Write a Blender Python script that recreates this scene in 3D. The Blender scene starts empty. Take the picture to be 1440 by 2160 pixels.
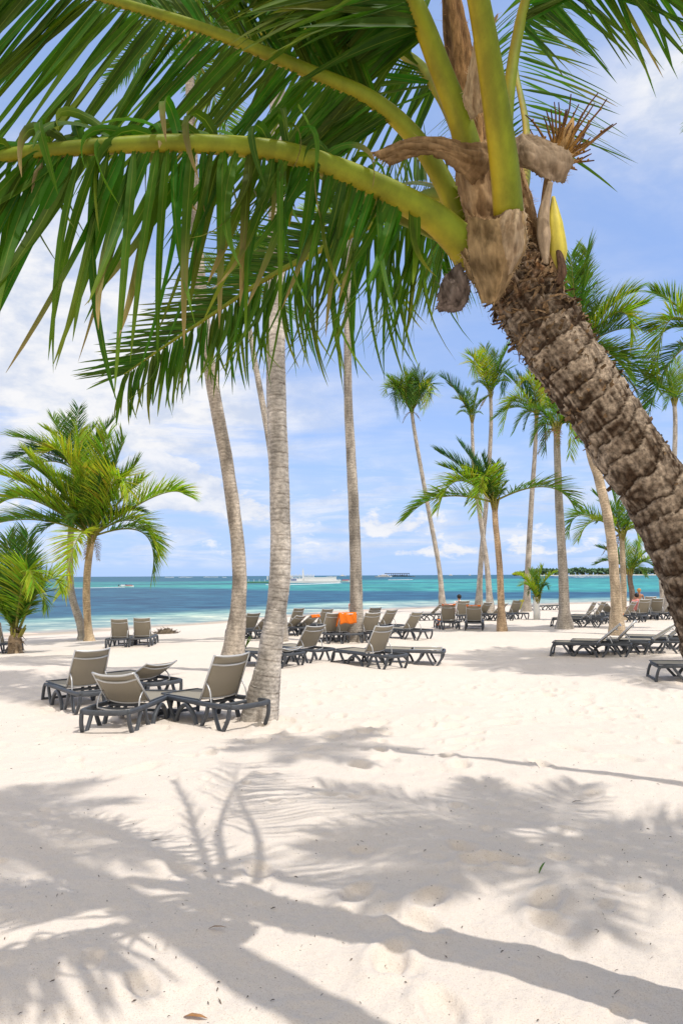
import bpy, bmesh, math, random
import numpy as np
from mathutils import Vector, Matrix, noise as mnoise
R = math.radians
scene = bpy.context.scene
COL = scene.collection

# ---------------------------------------------------------------- camera
ZC = 3.3
cam_d = bpy.data.cameras.new('camera'); cam = bpy.data.objects.new('camera', cam_d); COL.objects.link(cam)
cam_d.sensor_fit = 'VERTICAL'; cam_d.sensor_height = 36; cam_d.sensor_width = 24; cam_d.lens = 24
cam_d.clip_start = 0.05; cam_d.clip_end = 30000
CR = Matrix.Rotation(R(90+5.30), 3, 'X') @ Matrix.Rotation(R(-0.28), 3, 'Z')
cam.matrix_world = Matrix.Translation((0, 0, ZC)) @ CR.to_4x4()
scene.camera = cam
# ---------------------------------------------------------------- sun, sky, exposure
SUN_EL, SH = 65.0, Vector((-.83, .56, 0)).normalized()      # SH: the way shadows fall on the ground
sd = Vector((-SH.x*math.cos(R(SUN_EL)), -SH.y*math.cos(R(SUN_EL)), math.sin(R(SUN_EL))))
sl = bpy.data.lights.new('sun', 'SUN'); sl.energy = 2.95; sl.angle = R(0.55); sl.color = (1, .955, .89)
so = bpy.data.objects.new('sun', sl); COL.objects.link(so)
so.rotation_euler = sd.to_track_quat('Z', 'Y').to_euler(); so.location = (20, -10, 40)
vs = scene.view_settings; vs.view_transform = 'Standard'; vs.look = 'None'; vs.gamma = 1; vs.exposure = 0.03
try: vs.use_curve_mapping = False
except Exception: pass
try:
    scene.cycles.max_bounces = 8; scene.cycles.transparent_max_bounces = 8
except Exception: pass

def px_dir(px, py):
    return CR @ Vector(((px-720)/1440, -(py-1080)/1440, -1))
def W(px, py, d):                       # world point seen at photo pixel px,py, d metres ahead
    v = px_dir(px, py); return Vector((0, 0, ZC)) + v*(d/v.y)

# node helpers
def N(nt, t, **kw):
    n = nt.nodes.new(t)
    for k, v in kw.items():
        if k.startswith('i_'):
            key = k[2:]; key = int(key) if key.isdigit() else key.replace('_', ' ')
            n.inputs[key].default_value = v
        else: setattr(n, k, v)
    return n
def mth(nt, op, a, b=None, c=None, clamp=False):
    n = nt.nodes.new('ShaderNodeMath'); n.operation = op; n.use_clamp = clamp
    for i, v in enumerate((a, b, c)):
        if v is None: continue
        if isinstance(v, (int, float)): n.inputs[i].default_value = v
        else: nt.links.new(v, n.inputs[i])
    return n.outputs[0]
def mixc(nt, f, a, b, bt='MIX'):
    n = nt.nodes.new('ShaderNodeMix'); n.data_type = 'RGBA'; n.blend_type = bt
    for i, v in ((0, f), (6, a), (7, b)):
        if isinstance(v, (int, float)): n.inputs[i].default_value = v
        elif isinstance(v, (tuple, list)): n.inputs[i].default_value = (*v[:3], 1)
        else: nt.links.new(v, n.inputs[i])
    return n.outputs[2]
def ss(nt, v, a, b):                    # smoothstep
    n = nt.nodes.new('ShaderNodeMapRange'); n.interpolation_type = 'SMOOTHSTEP'
    nt.links.new(v, n.inputs[0]); n.inputs[1].default_value = a; n.inputs[2].default_value = b
    return n.outputs[0]

world = bpy.data.worlds.new('World'); scene.world = world; world.use_nodes = True
nt = world.node_tree; nt.nodes.clear()
sky = N(nt, 'ShaderNodeTexSky', sky_type='NISHITA', sun_disc=False)
sky.sun_elevation = R(SUN_EL); sky.sun_rotation = math.atan2(sd.x, sd.y)
sky.air_density = 1.0; sky.dust_density = 0.6; sky.ozone_density = 1.3; sky.altitude = 10
tc = N(nt, 'ShaderNodeTexCoord'); nrm = N(nt, 'ShaderNodeVectorMath', operation='NORMALIZE')
nt.links.new(tc.outputs['Generated'], nrm.inputs[0])
sp = N(nt, 'ShaderNodeSeparateXYZ'); nt.links.new(nrm.outputs[0], sp.inputs[0])
dx, dy, dz = sp.outputs
zc = mth(nt, 'MAXIMUM', dz, 0.0)
den = mth(nt, 'ADD', zc, 0.10)
cp = N(nt, 'ShaderNodeCombineXYZ')
nt.links.new(mth(nt, 'DIVIDE', dx, den), cp.inputs[0]); nt.links.new(mth(nt, 'DIVIDE', dy, den), cp.inputs[1])
def wnoise(vec, scale, detail, rough=.55, loc=(0, 0, 0), sc=(1, 1, 1), dist=0.0):
    m = N(nt, 'ShaderNodeMapping'); nt.links.new(vec, m.inputs[0]); m.inputs[1].default_value = loc; m.inputs[3].default_value = sc
    n = N(nt, 'ShaderNodeTexNoise', i_Scale=scale, i_Detail=detail, i_Roughness=rough, i_Distortion=dist)
    nt.links.new(m.outputs[0], n.inputs['Vector']); return n.outputs['Fac']
D = nrm.outputs[0]
def blob(px, py, rx, ry, k=1.0):        # a soft cloud bank standing in that direction of the sky
    v = px_dir(px, py).normalized(); az = math.atan2(v.x, v.y); el = math.asin(v.z)
    a = mth(nt, 'ARCTAN2', dx, dy); e = mth(nt, 'ARCSINE', dz)
    u = mth(nt, 'DIVIDE', mth(nt, 'SUBTRACT', a, az), rx); w = mth(nt, 'DIVIDE', mth(nt, 'SUBTRACT', e, el), ry)
    r2 = mth(nt, 'ADD', mth(nt, 'MULTIPLY', u, u), mth(nt, 'MULTIPLY', w, w))
    return mth(nt, 'MULTIPLY', mth(nt, 'EXPONENT', mth(nt, 'MULTIPLY', r2, -1.0)), k)
wisp = wnoise(cp.outputs[0], 1.1, 9, .62, (3.1, 1.7, 0), (1, 1.9, 1), .4)
puff = wnoise(D, 14, 11, .6, (1.3, 4.2, .5), (1, 1, 2.0), .15)
band = wnoise(D, 6, 8, .6, (.3, .2, 7.5), (1, 1, 7.0), .5)
big = blob(130, 800, .30, .15, .75)
for b in ((60, 560, .22, .16, .42), (1500, 210, .17, .10, .62), (1330, 960, .3, .08, .2), (520, 900, .25, .07, .22), (1000, 640, .3, .06, .10), (1430, 130, .1, .05, .2)):
    big = mth(nt, 'ADD', big, blob(*b))
thin = mth(nt, 'MULTIPLY', mth(nt, 'ADD', big, .05), ss(nt, mth(nt, 'ADD', wisp, mth(nt, 'MULTIPLY', big, .22)), .36, .72), clamp=True)
thin = mth(nt, 'MULTIPLY', thin, 1.45, clamp=True)
cum = blob(350, 1020, .080, .036, .66)
for b in ((430, 1050, .06, .018, .42), (310, 985, .04, .028, .34), (700, 1036, .036, .012, .30), (550, 1080, .05, .020, .28), (60, 1040, .12, .03, .22), (960, 1120, .22, .03, .12), (1180, 1130, .16, .03, .10), (880, 1045, .05, .015, .1), (830, 1100, .1, .02, .2), (250, 1120, .3, .02, .22), (900, 1165, .4, .01, .2)):
    cum = mth(nt, 'ADD', cum, blob(*b))
pf = ss(nt, mth(nt, 'ADD', mth(nt, 'MULTIPLY', puff, 1.0), cum), .70, .84)
lowm = mth(nt, 'MULTIPLY', ss(nt, dz, .0, .03), mth(nt, 'SUBTRACT', 1.0, ss(nt, dz, .10, .22)))
bd = mth(nt, 'MULTIPLY', ss(nt, band, .38, .64), mth(nt, 'MULTIPLY', lowm, .66))
hor = mth(nt, 'SUBTRACT', 1.0, ss(nt, dz, .0, .30))
sk = mixc(nt, 1.0, sky.outputs[0], (.80, .92, 1.30), 'MULTIPLY')
bg1 = N(nt, 'ShaderNodeBackground', i_Strength=.14); nt.links.new(sk, bg1.inputs[0])
fill_cloud = mth(nt, 'MAXIMUM', ss(nt, dz, .74, .86), ss(nt, dy, -.05, -.35))
clcol = mixc(nt, ss(nt, puff, .35, .65), (.64, .71, .86), (.93, .93, .95))
clcol = mixc(nt, fill_cloud, clcol, (1.0, .92, .82))  # added out-of-view cloud is warm, so shaded sand turns less blue
bg2 = N(nt, 'ShaderNodeBackground', i_Strength=1.0); nt.links.new(clcol, bg2.inputs[0])
bg3 = N(nt, 'ShaderNodeBackground', i_Strength=1.03); bg3.inputs[0].default_value = (.44, .63, 1.0, 1)
ms0 = N(nt, 'ShaderNodeMixShader'); nt.links.new(mth(nt, 'ADD', .52, mth(nt, 'MULTIPLY', hor, .40)), ms0.inputs[0])
nt.links.new(bg1.outputs[0], ms0.inputs[1]); nt.links.new(bg3.outputs[0], ms0.inputs[2])
ms1 = N(nt, 'ShaderNodeMixShader')
over = mth(nt, 'MAXIMUM', ss(nt, dz, .74, .86), ss(nt, dy, -.05, -.35))       # unseen cloud added overhead and inland to whiten the fill light
over = mth(nt, 'MULTIPLY', over, ss(nt, wisp, .18, .42))
cloud = mth(nt, 'MAXIMUM', mth(nt, 'MAXIMUM', mth(nt, 'MAXIMUM', thin, over), mth(nt, 'MULTIPLY', pf, .92)), bd, clamp=True)
nt.links.new(mth(nt, 'MULTIPLY', cloud, ss(nt, dz, -.01, .02)), ms1.inputs[0])
nt.links.new(ms0.outputs[0], ms1.inputs[1]); nt.links.new(bg2.outputs[0], ms1.inputs[2])
wo = N(nt, 'ShaderNodeOutputWorld'); nt.links.new(ms1.outputs[0], wo.inputs[0])

# ---------------------------------------------------------------- terrain functions
SHX = np.array([-400, -120, -60, -19.5, -10.3, -0.9, 8.9, 20, 39, 120, 600])
SHY = np.array([-300, -45, 6, 39, 47, 62, 71, 75.5, 85, 112, 220.])
def zg(x, y):
    x = np.asarray(x, float); y = np.asarray(y, float)
    sh = (np.interp(x, SHX, SHY)+np.interp(x-4, SHX, SHY)+np.interp(x+4, SHX, SHY))/3
    s = sh-y
    k = np.clip(s*.032, -3, 4)
    z = 1.2-np.log1p(np.exp(np.clip((1.2-k)*6, -30, 40)))/6
    z = np.where(s < 0, np.maximum(s*.035, -2.5)-.0, np.maximum(z, s*.02*(s < 4)))
    r = np.sqrt(x*x*.5+y*y)
    t = np.clip((13-r)/11, 0, 1); z = z+.36*t*t*(3-2*t)*(y > -40)
    z = z+.05*np.sin(x*.5+y*.31+.6)*np.cos(y*.23-x*.17)*np.clip(s/12, 0, 1)*np.clip(r/14, 0, 1)
    return z
def gz(x, y): return float(zg(x, y))
def G(px, py):                          # where that line of sight meets the sand
    v = px_dir(px, py); v = v/v.y; lo, hi = 1.0, 300.0; t = 1.0
    while t < 300:
        p = v*t
        if ZC+p.z <= gz(p.x, p.y): break
        t *= 1.02
    lo, hi = t/1.02, t
    for _ in range(25):
        m = (lo+hi)/2; p = v*m
        if ZC+p.z <= gz(p.x, p.y): hi = m
        else: lo = m
    p = v*hi; return Vector((p.x, p.y, gz(p.x, p.y)))
def SEA(px, py):
    v = px_dir(px, py); t = -ZC/v.z; return Vector((v.x*t, v.y*t, 0))

def vn2(x, y, seed=0):                  # 2-D value noise, numpy
    xi = np.floor(x).astype(np.int64); yi = np.floor(y).astype(np.int64); fx = x-xi; fy = y-yi
    fx = fx*fx*(3-2*fx); fy = fy*fy*(3-2*fy)
    def h(a, b):
        n = (a*374761393+b*668265263+seed*974711) & 0x7fffffff
        n = ((n ^ (n >> 13))*1274126177) & 0x7fffffff
        return ((n ^ (n >> 16)) & 0xffff)/65535.0
    return (h(xi, yi)*(1-fx)+h(xi+1, yi)*fx)*(1-fy)+(h(xi, yi+1)*(1-fx)+h(xi+1, yi+1)*fx)*fy
def fbm(x, y, o, seed=0, g=.5):
    a, s, t = 1.0, 0, 0
    for i in range(o):
        s = s+a*vn2(x*2**i+17.3*i, y*2**i-9.1*i, seed+i); t += a; a *= g
    return s/t-.5

# ---------------------------------------------------------------- object helpers
def tag(o, label=None, cat=None, group=None, kind=None):
    if label: o['label'] = label
    if cat: o['category'] = cat
    if group: o['group'] = group
    if kind: o['kind'] = kind
    return o
def empty(name, loc=(0, 0, 0), rz=0):
    o = bpy.data.objects.new(name, None); COL.objects.link(o); o.location = loc; o.rotation_euler = (0, 0, rz); o.empty_display_size = .2
    return o
class MB:
    def __init__(s): s.v = []; s.f = []; s.c = []
    def add(s, vs, fs, cols=None):
        o = len(s.v); s.v.extend([tuple(p) for p in vs]); s.f.extend([tuple(i+o for i in f) for f in fs])
        s.c.extend(cols if cols is not None else [(1, 1, 1, 1)]*len(vs))
    def box(s, c, h, M=None):
        vs = [Vector((c[0]+a*h[0], c[1]+b*h[1], c[2]+d*h[2])) for a in (-1, 1) for b in (-1, 1) for d in (-1, 1)]
        if M: vs = [M @ v for v in vs]
        s.add(vs, [(0, 1, 3, 2), (4, 6, 7, 5), (0, 4, 5, 1), (2, 3, 7, 6), (0, 2, 6, 4), (1, 5, 7, 3)])
    def tube(s, pts, r, n=8, flat=1.0, up=None, cap=True, cols=None):
        pts = [Vector(p) for p in pts]; m = len(pts); rr = r if isinstance(r, (list, tuple)) else [r]*m
        vs, cs = [], []; ref = Vector(up) if up else None; prev = None
        for i, p in enumerate(pts):
            t = (pts[min(i+1, m-1)]-pts[max(i-1, 0)]).normalized()
            if ref is not None: a = t.cross(ref)
            elif prev is None: a = t.cross(Vector((0, 0, 1)) if abs(t.z) < .9 else Vector((1, 0, 0)))
            else: a = prev-t*prev.dot(t)
            if a.length < 1e-6: a = t.orthogonal()
            a.normalize(); prev = a; b = t.cross(a)
            for k in range(n):
                q = 2*math.pi*k/n; vs.append(p+a*math.cos(q)*rr[i]+b*math.sin(q)*rr[i]*flat)
                if cols: cs.append(cols(i/(m-1), q))
        fs = [(i*n+k, i*n+(k+1) % n, (i+1)*n+(k+1) % n, (i+1)*n+k) for i in range(m-1) for k in range(n)]
        if cap: fs += [tuple(range(n))[::-1], tuple(range((m-1)*n, m*n))]
        s.add(vs, fs, cs if cols else None)
    def build(s, name, mat, parent=None, smooth=True, origin=None):
        me = bpy.data.meshes.new(name)
        vs = s.v
        if origin is not None: vs = [(a-origin[0], b-origin[1], c-origin[2]) for a, b, c in vs]
        me.from_pydata(vs, [], s.f)
        at = me.color_attributes.new('Col', 'FLOAT_COLOR', 'POINT')
        at.data.foreach_set('color', np.array(s.c, dtype=np.float32).ravel())
        if smooth: me.polygons.foreach_set('use_smooth', [True]*len(me.polygons))
        me.materials.append(mat); o = bpy.data.objects.new(name, me); COL.objects.link(o)
        if parent: o.parent = parent
        if origin is not None and not parent: o.location = origin
        return o
def smooth_path(pts, n):                # Catmull-Rom through points
    P = [Vector(p) for p in pts]; P = [P[0]*2-P[1]]+P+[P[-1]*2-P[-2]]; out = []
    m = len(P)-3
    for i in range(n+1):
        u = i/n*m; k = min(int(u), m-1); t = u-k; a, b, c, d = P[k:k+4]
        out.append(.5*((2*b)+(c-a)*t+(2*a-5*b+4*c-d)*t*t+(3*b-a-3*c+d)*t**3))
    return out
def lerp_list(vals, n):
    return list(np.interp(np.linspace(0, 1, n+1), np.linspace(0, 1, len(vals)), vals))

# ---------------------------------------------------------------- materials
def mat(name):
    m = bpy.data.materials.new(name); m.use_nodes = True; t = m.node_tree; b = t.nodes['Principled BSDF']; return m, t, b
def simple(name, col, rough=.5, metal=0, var=.12, scale=20, bump=0.0, spec=.5):
    m, t, b = mat(name)
    n = N(t, 'ShaderNodeTexNoise', i_Scale=scale, i_Detail=5); o = N(t, 'ShaderNodeTexCoord'); t.links.new(o.outputs['Object'], n.inputs['Vector'])
    c = mixc(t, n.outputs['Fac'], tuple(x*(1-var*1.6) for x in col), tuple(min(1, x*(1+var*1.6)) for x in col)); t.links.new(c, b.inputs['Base Color'])
    b.inputs['Roughness'].default_value = rough; b.inputs['Metallic'].default_value = metal; b.inputs['Specular IOR Level'].default_value = spec
    if bump:
        bp = N(t, 'ShaderNodeBump', i_Strength=bump, i_Distance=.01); t.links.new(n.outputs['Fac'], bp.inputs['Height']); t.links.new(bp.outputs[0], b.inputs['Normal'])
    return m
def sand_mat():
    m, t, b = mat('sand'); g = N(t, 'ShaderNodeNewGeometry'); P = g.outputs['Position']
    def nz(s, d, r=.6): n = N(t, 'ShaderNodeTexNoise', i_Scale=s, i_Detail=d, i_Roughness=r); t.links.new(P, n.inputs['Vector']); return n.outputs['Fac']
    c = mixc(t, nz(.6, 6), (.72, .64, .56), (.80, .72, .635))
    c = mixc(t, ss(t, nz(190, 2, .7), .52, .74), c, (.50, .40, .32))
    # dark specks of shell and weed
    v = N(t, 'ShaderNodeTexVoronoi', i_Scale=27.0); t.links.new(P, v.inputs['Vector'])
    wn = N(t, 'ShaderNodeTexWhiteNoise'); t.links.new(v.outputs['Position'], wn.inputs['Vector'])
    spk = mth(t, 'MULTIPLY', mth(t, 'LESS_THAN', v.outputs['Distance'], .11), mth(t, 'GREATER_THAN', wn.outputs['Value'], .80))
    c = mixc(t, mth(t, 'MULTIPLY', spk, .8), c, (.09, .07, .055))
    # damp edge by the water
    sp = N(t, 'ShaderNodeSeparateXYZ'); t.links.new(P, sp.inputs[0])
    wet = mth(t, 'SUBTRACT', 1.0, ss(t, mth(t, 'ADD', sp.outputs[2], mth(t, 'MULTIPLY', nz(.35, 3), .08)), .10, .24))
    c = mixc(t, mth(t, 'MULTIPLY', wet, .7), c, (.40, .33, .25)); t.links.new(c, b.inputs['Base Color'])
    b.inputs['Roughness'].default_value = .95; b.inputs['Specular IOR Level'].default_value = .15
    h = mth(t, 'ADD', mth(t, 'MULTIPLY', nz(5, 4, .55), .035), mth(t, 'ADD', mth(t, 'MULTIPLY', nz(28, 5, .6), .010), mth(t, 'MULTIPLY', nz(170, 3, .7), .0042)))
    bp = N(t, 'ShaderNodeBump', i_Strength=.75, i_Distance=1.0); t.links.new(h, bp.inputs['Height']); t.links.new(bp.outputs[0], b.inputs['Normal'])
    return m
def sea_mat():
    m, t, b = mat('sea_water'); g = N(t, 'ShaderNodeNewGeometry'); P = g.outputs['Position']
    at = N(t, 'ShaderNodeAttribute', attribute_name='Col')
    def nz(s, sc, d=5, r=.6):
        mp = N(t, 'ShaderNodeMapping'); mp.inputs[3].default_value = sc; t.links.new(P, mp.inputs[0])
        n = N(t, 'ShaderNodeTexNoise', i_Scale=s, i_Detail=d, i_Roughness=r); t.links.new(mp.outputs[0], n.inputs['Vector']); return n.outputs['Fac']
    n1 = nz(.9, (.35, 1, 1), 6, .65); n2 = nz(.03, (.22, 1, 1), 5); n4 = nz(.13, (.9, .75, 1), 6, .72)
    n3 = nz(.28, (.45, 1, 1), 7, .7); n1 = mth(t, 'ADD', mth(t, 'MULTIPLY', n1, .45), mth(t, 'MULTIPLY', n3, .55))
    c = mixc(t, ss(t, n1, .42, .60), mixc(t, 1.0, at.outputs['Color'], (.56, .64, .74), 'MULTIPLY'), mixc(t, 1.0, at.outputs['Color'], (1.6, 1.32, 1.22), 'MULTIPLY'))
    c = mixc(t, ss(t, n4, .40, .60), mixc(t, 1.0, c, (.66, .74, .82), 'MULTIPLY'), mixc(t, 1.0, c, (1.35, 1.2, 1.14), 'MULTIPLY'))
    c = mixc(t, ss(t, n2, .38, .62), mixc(t, 1.0, c, (.72, .82, .92), 'MULTIPLY'), c)
    cap = mth(t, 'MULTIPLY', ss(t, nz(.55, (.25, 1, 1), 7, .7), .70, .74), at.outputs['Alpha'])
    c = mixc(t, cap, c, (.8, .85, .86)); t.links.new(c, b.inputs['Base Color'])
    b.inputs['Roughness'].default_value = .42; b.inputs['Specular IOR Level'].default_value = .10; b.inputs['IOR'].default_value = 1.33
    bp = N(t, 'ShaderNodeBump', i_Strength=.5, i_Distance=.25); t.links.new(n1, bp.inputs['Height']); t.links.new(bp.outputs[0], b.inputs['Normal'])
    return m
def leaf_mat(name, trans=.35, rib=True, gain=1.0, tg=(1.35, 1.35, .5)):
    m, t, b = mat(name); at = N(t, 'ShaderNodeAttribute', attribute_name='Col'); c = at.outputs['Color']
    n = N(t, 'ShaderNodeTexNoise', i_Scale=14, i_Detail=4); g = N(t, 'ShaderNodeNewGeometry'); t.links.new(g.outputs['Position'], n.inputs['Vector'])
    c = mixc(t, 1.0, c, mixc(t, n.outputs['Fac'], (.6*gain,)*3, (1.35*gain,)*3), 'MULTIPLY')
    if rib: c = mixc(t, ss(t, at.outputs['Alpha'], .88, .99), c, (.15, .21, .03))
    t.links.new(c, b.inputs['Base Color']); b.inputs['Roughness'].default_value = .6; b.inputs['Specular IOR Level'].default_value = .22
    tr = N(t, 'ShaderNodeBsdfTranslucent'); t.links.new(mixc(t, 1.0, c, tg, 'MULTIPLY'), tr.inputs[0])
    mx = N(t, 'ShaderNodeMixShader', i_0=trans); t.links.new(b.outputs[0], mx.inputs[1]); t.links.new(tr.outputs[0], mx.inputs[2])
    t.links.new(mx.outputs[0], t.nodes['Material Output'].inputs[0]); return m
def attr_mat(name, rough=.6, nscale=30, var=(.75, 1.25), bump=.3, spec=.3, stretch=(1, 1, 1), bd=.01):
    m, t, b = mat(name); at = N(t, 'ShaderNodeAttribute', attribute_name='Col'); g = N(t, 'ShaderNodeNewGeometry')
    mp = N(t, 'ShaderNodeMapping'); mp.inputs[3].default_value = stretch; t.links.new(g.outputs['Position'], mp.inputs[0])
    n = N(t, 'ShaderNodeTexNoise', i_Scale=nscale, i_Detail=7, i_Roughness=.65); t.links.new(mp.outputs[0], n.inputs['Vector'])
    f = ss(t, n.outputs['Fac'], .30, .70)
    c = mixc(t, 1.0, at.outputs['Color'], mixc(t, f, (var[0],)*3, (var[1],)*3), 'MULTIPLY'); t.links.new(c, b.inputs['Base Color'])
    b.inputs['Roughness'].default_value = rough; b.inputs['Specular IOR Level'].default_value = spec
    bp = N(t, 'ShaderNodeBump', i_Strength=bump, i_Distance=bd); t.links.new(n.outputs['Fac'], bp.inputs['Height']); t.links.new(bp.outputs[0], b.inputs['Normal'])
    return m
M = dict(
    sand=sand_mat(), sea=sea_mat(),
    leaf=leaf_mat('palm_leaf_near', .42, True, 1.0), leafb=leaf_mat('palm_leaf', .38, False, 1.0),
    rachis=attr_mat('leaf_stalk', .5, 9, (.72, 1.2), .25, .22, (1, 1, .5)),
    trunk=attr_mat('palm_bark', .9, 16, (.62, 1.25), .5, .1, (1, 1, 1.6), .02),
    bark=attr_mat('rough_palm_bark', .95, 62, (.45, 1.5), 1.0, .08, (1, 1, 1), .018),
    fibre=attr_mat('palm_fibre', .95, 60, (.55, 1.35), .9, .08, (1, 1, .25), .012),
    cloth=attr_mat('sheath_cloth', .9, 45, (.72, 1.2), .5, .1, (1, 1, .3), .006),
    resin=simple('charcoal_resin', (.066, .074, .088), .5, 0, .3, 18, .1, .4),
    sling=simple('taupe_sling', (.30, .27, .215), .75, 0, .12, 260, .25, .2),
    tube=simple('silver_tube', (.55, .56, .57), .38, .35, .05, 30),
    orange=simple('orange_towel', (.83, .20, .028), .95, 0, .15, 60, .6, .05),
    yellow=simple('yellow_towel', (.75, .70, .15), .95, 0, .12, 60, .5, .05),
    skin=simple('skin', (.62, .33, .22), .6, 0, .06, 10), skin2=simple('tanned_skin', (.45, .22, .13), .6, 0, .06, 10),
    hair=simple('dark_hair', (.02, .015, .012), .6), blond=simple('fair_hair', (.50, .25, .08), .6),
    white=simple('white_paint', (.80, .80, .80), .4, 0, .04, 3), red=simple('red_paint', (.60, .05, .04), .4), dark=simple('dark_trim', (.03, .035, .05), .5),
    blue=simple('blue_paint', (.04, .10, .35), .5), grn=simple('green_hull', (.10, .25, .15), .6), glass=simple('tinted_glass', (.02, .03, .045), .15),
    foam=simple('sea_foam', (.82, .86, .88), .9, 0, .04, .3), pink=simple('pink_shirt', (.75, .28, .26), .8),
    wood=attr_mat('island_wood', .9, .08, (.6, 1.4), 0, .1), shore=simple('pale_beach', (.7, .66, .58), .9),
    dry=simple('dry_weed', (.16, .125, .09), .95, 0, .35, 8, .8, .05), wrap=simple('white_wrap', (.82, .82, .80), .7), concrete=simple('grey_float', (.22, .21, .2), .8))

# ---------------------------------------------------------------- sand and sea
def polar(name, rr, th, zf, mat_, colf=None):
    r, t = np.meshgrid(rr, th, indexing='ij'); x = r*np.sin(t); y = r*np.cos(t); z = zf(x, y)
    nr, n = r.shape; v = np.stack([x, y, z], -1).reshape(-1, 3)
    i = np.arange(nr-1)[:, None]*n; j = np.arange(n)[None, :]; j2 = (j+1) % n
    f = np.stack([i+j, i+j2, i+n+j2, i+n+j], -1).reshape(-1, 4)
    me = bpy.data.meshes.new(name); me.vertices.add(len(v)); me.vertices.foreach_set('co', v.ravel())
    me.loops.add(f.size); me.loops.foreach_set('vertex_index', f.ravel().astype(np.int32))
    me.polygons.add(len(f)); me.polygons.foreach_set('loop_start', np.arange(0, f.size, 4, dtype=np.int32))
    me.update(calc_edges=True); me.polygons.foreach_set('use_smooth', np.ones(len(f), bool))
    if colf is not None:
        at = me.color_attributes.new('Col', 'FLOAT_COLOR', 'POINT'); at.data.foreach_set('color', colf(x, y).reshape(-1, 4).astype(np.float32).ravel())
    me.materials.append(mat_); o = bpy.data.objects.new(name, me); COL.objects.link(o); return o
rng = np.random.default_rng(4)
fx = rng.uniform(-4.5, 5, 420); fy = 1.8+rng.uniform(0, 1, 420)**1.3*9; fr = rng.uniform(.035, .07, 420); fd = rng.uniform(.008, .022, 420); fa = rng.uniform(0, 6.28, 420)
k_ = 170; fx[k_:] = rng.uniform(-5, 7, 250); fy[k_:] = rng.uniform(7, 14, 250); fr[k_:] = rng.uniform(.06, .13, 250); fd[k_:] = rng.uniform(.015, .045, 250)
for q, (a, b) in enumerate(((975, 1790), (1010, 1818), (752, 1880), (880, 1945), (905, 1895), (1075, 1820), (1150, 1900), (820, 2020), (930, 2120), (545, 1835), (1160, 1950), (690, 1680))):
    p = G(a, b); fx[q], fy[q], fr[q], fd[q] = p.x, p.y, .075, .03
def sand_z(x, y):
    z = zg(x, y); r = np.hypot(x, y); fade = np.clip((60-r)/50, 0, 1)
    z = z+(fbm(x*.9, y*.9, 3, 3)*.10+fbm(x*3.1, y*3.1, 3, 9)*.028)*fade+fbm(x*9, y*9, 3, 21)*.022*np.clip((22-r)/20, 0, 1)
    near = r < 16
    for a, b, c, d, e in zip(fx, fy, fr, fd, fa):
        m = near & (np.abs(x-a) < .4) & (np.abs(y-b) < .4)
        if not m.any(): continue
        u = (x[m]-a)*math.cos(e)+(y[m]-b)*math.sin(e); w = -(x[m]-a)*math.sin(e)+(y[m]-b)*math.cos(e)
        q = (u/(c*1.6))**2+(w/c)**2; z[m] = z[m]-d*np.exp(-q**3)+d*.45*np.exp(-(np.sqrt(q)-1.45)**2*6)
    return z
th = np.concatenate([np.radians(np.arange(-36, 36, .085)), np.radians(np.arange(36, 324, 2.0))])
rr = np.concatenate([[0.05, .6, 1.2, 1.6], np.geomspace(1.9, 14, 300), np.geomspace(14.2, 120, 150), [160, 300, 1000, 4000, 9000]])
tag(polar('sand', rr, th, sand_z, M['sand']), kind='structure')
# the sea floor's colours: pale shallows, a dark weed bed, turquoise sand, deep blue beyond
def sea_col(x, y):
    sh = np.interp(x, SHX, SHY)
    n = fbm(x*.02, y*.05, 4, 5); n2 = fbm(x*.004, y*.015, 3, 8)
    b1 = np.interp(x, [-60, -25, 0, 43, 200], [30, 55, 86, 101, 150])*(1+n*.22)
    b2 = np.interp(x, [-150, -82, -20, 0, 54, 300], [240, 206, 165, 140, 126, 260])*(1+n*.30)
    b3 = np.interp(x, [-400, -160, 0, 250, 400, 1200], [420, 400, 460, 640, 950, 2500])*(1+n2*.5)
    def st(a, b, v): t = np.clip((v-a)/(b-a), 0, 1); return (t*t*(3-2*t))[..., None]
    wet = np.array([.56, .50, .40]); pale = np.array([.40, .55, .47]); dk = np.array([.022, .125, .205]); teal = np.array([.045, .34, .31]); deep = np.array([.022, .135, .205])
    c = wet+(pale-wet)*st(.0, 4.0, y-sh)
    c = c+(np.array([.24, .47, .42])-c)*st(.35, .95, (y-sh)/np.maximum(b1-sh, 3))
    c = c+(dk-c)*st(.93, 1.07, y/b1); 
    tl = teal*(1+n[..., None]*.9)
    c = c+(tl-c)*st(.90, 1.12, y/b2); c = c+(deep-c)*st(.75, 1.2, y/b3)
    # a second weed patch inside the turquoise
    pt = np.exp(-((x+20)/110)**2-((y-300)/30)**2)[..., None]*.75*(y > 150)[..., None]; c = c+(dk-c)*pt
    al = np.clip((y-90)/100, 0, 1)[..., None]*.9
    return np.concatenate([np.clip(c, .004, 1), al], -1)
ths = np.concatenate([np.radians(np.arange(-36, 36, .3)), np.radians(np.arange(36, 324, 4.0))])
tag(polar('sea', np.concatenate([np.geomspace(22, 900, 420), np.geomspace(920, 12000, 50)]), ths, lambda x, y: np.zeros_like(x), M['sea'], sea_col), kind='structure')

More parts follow.
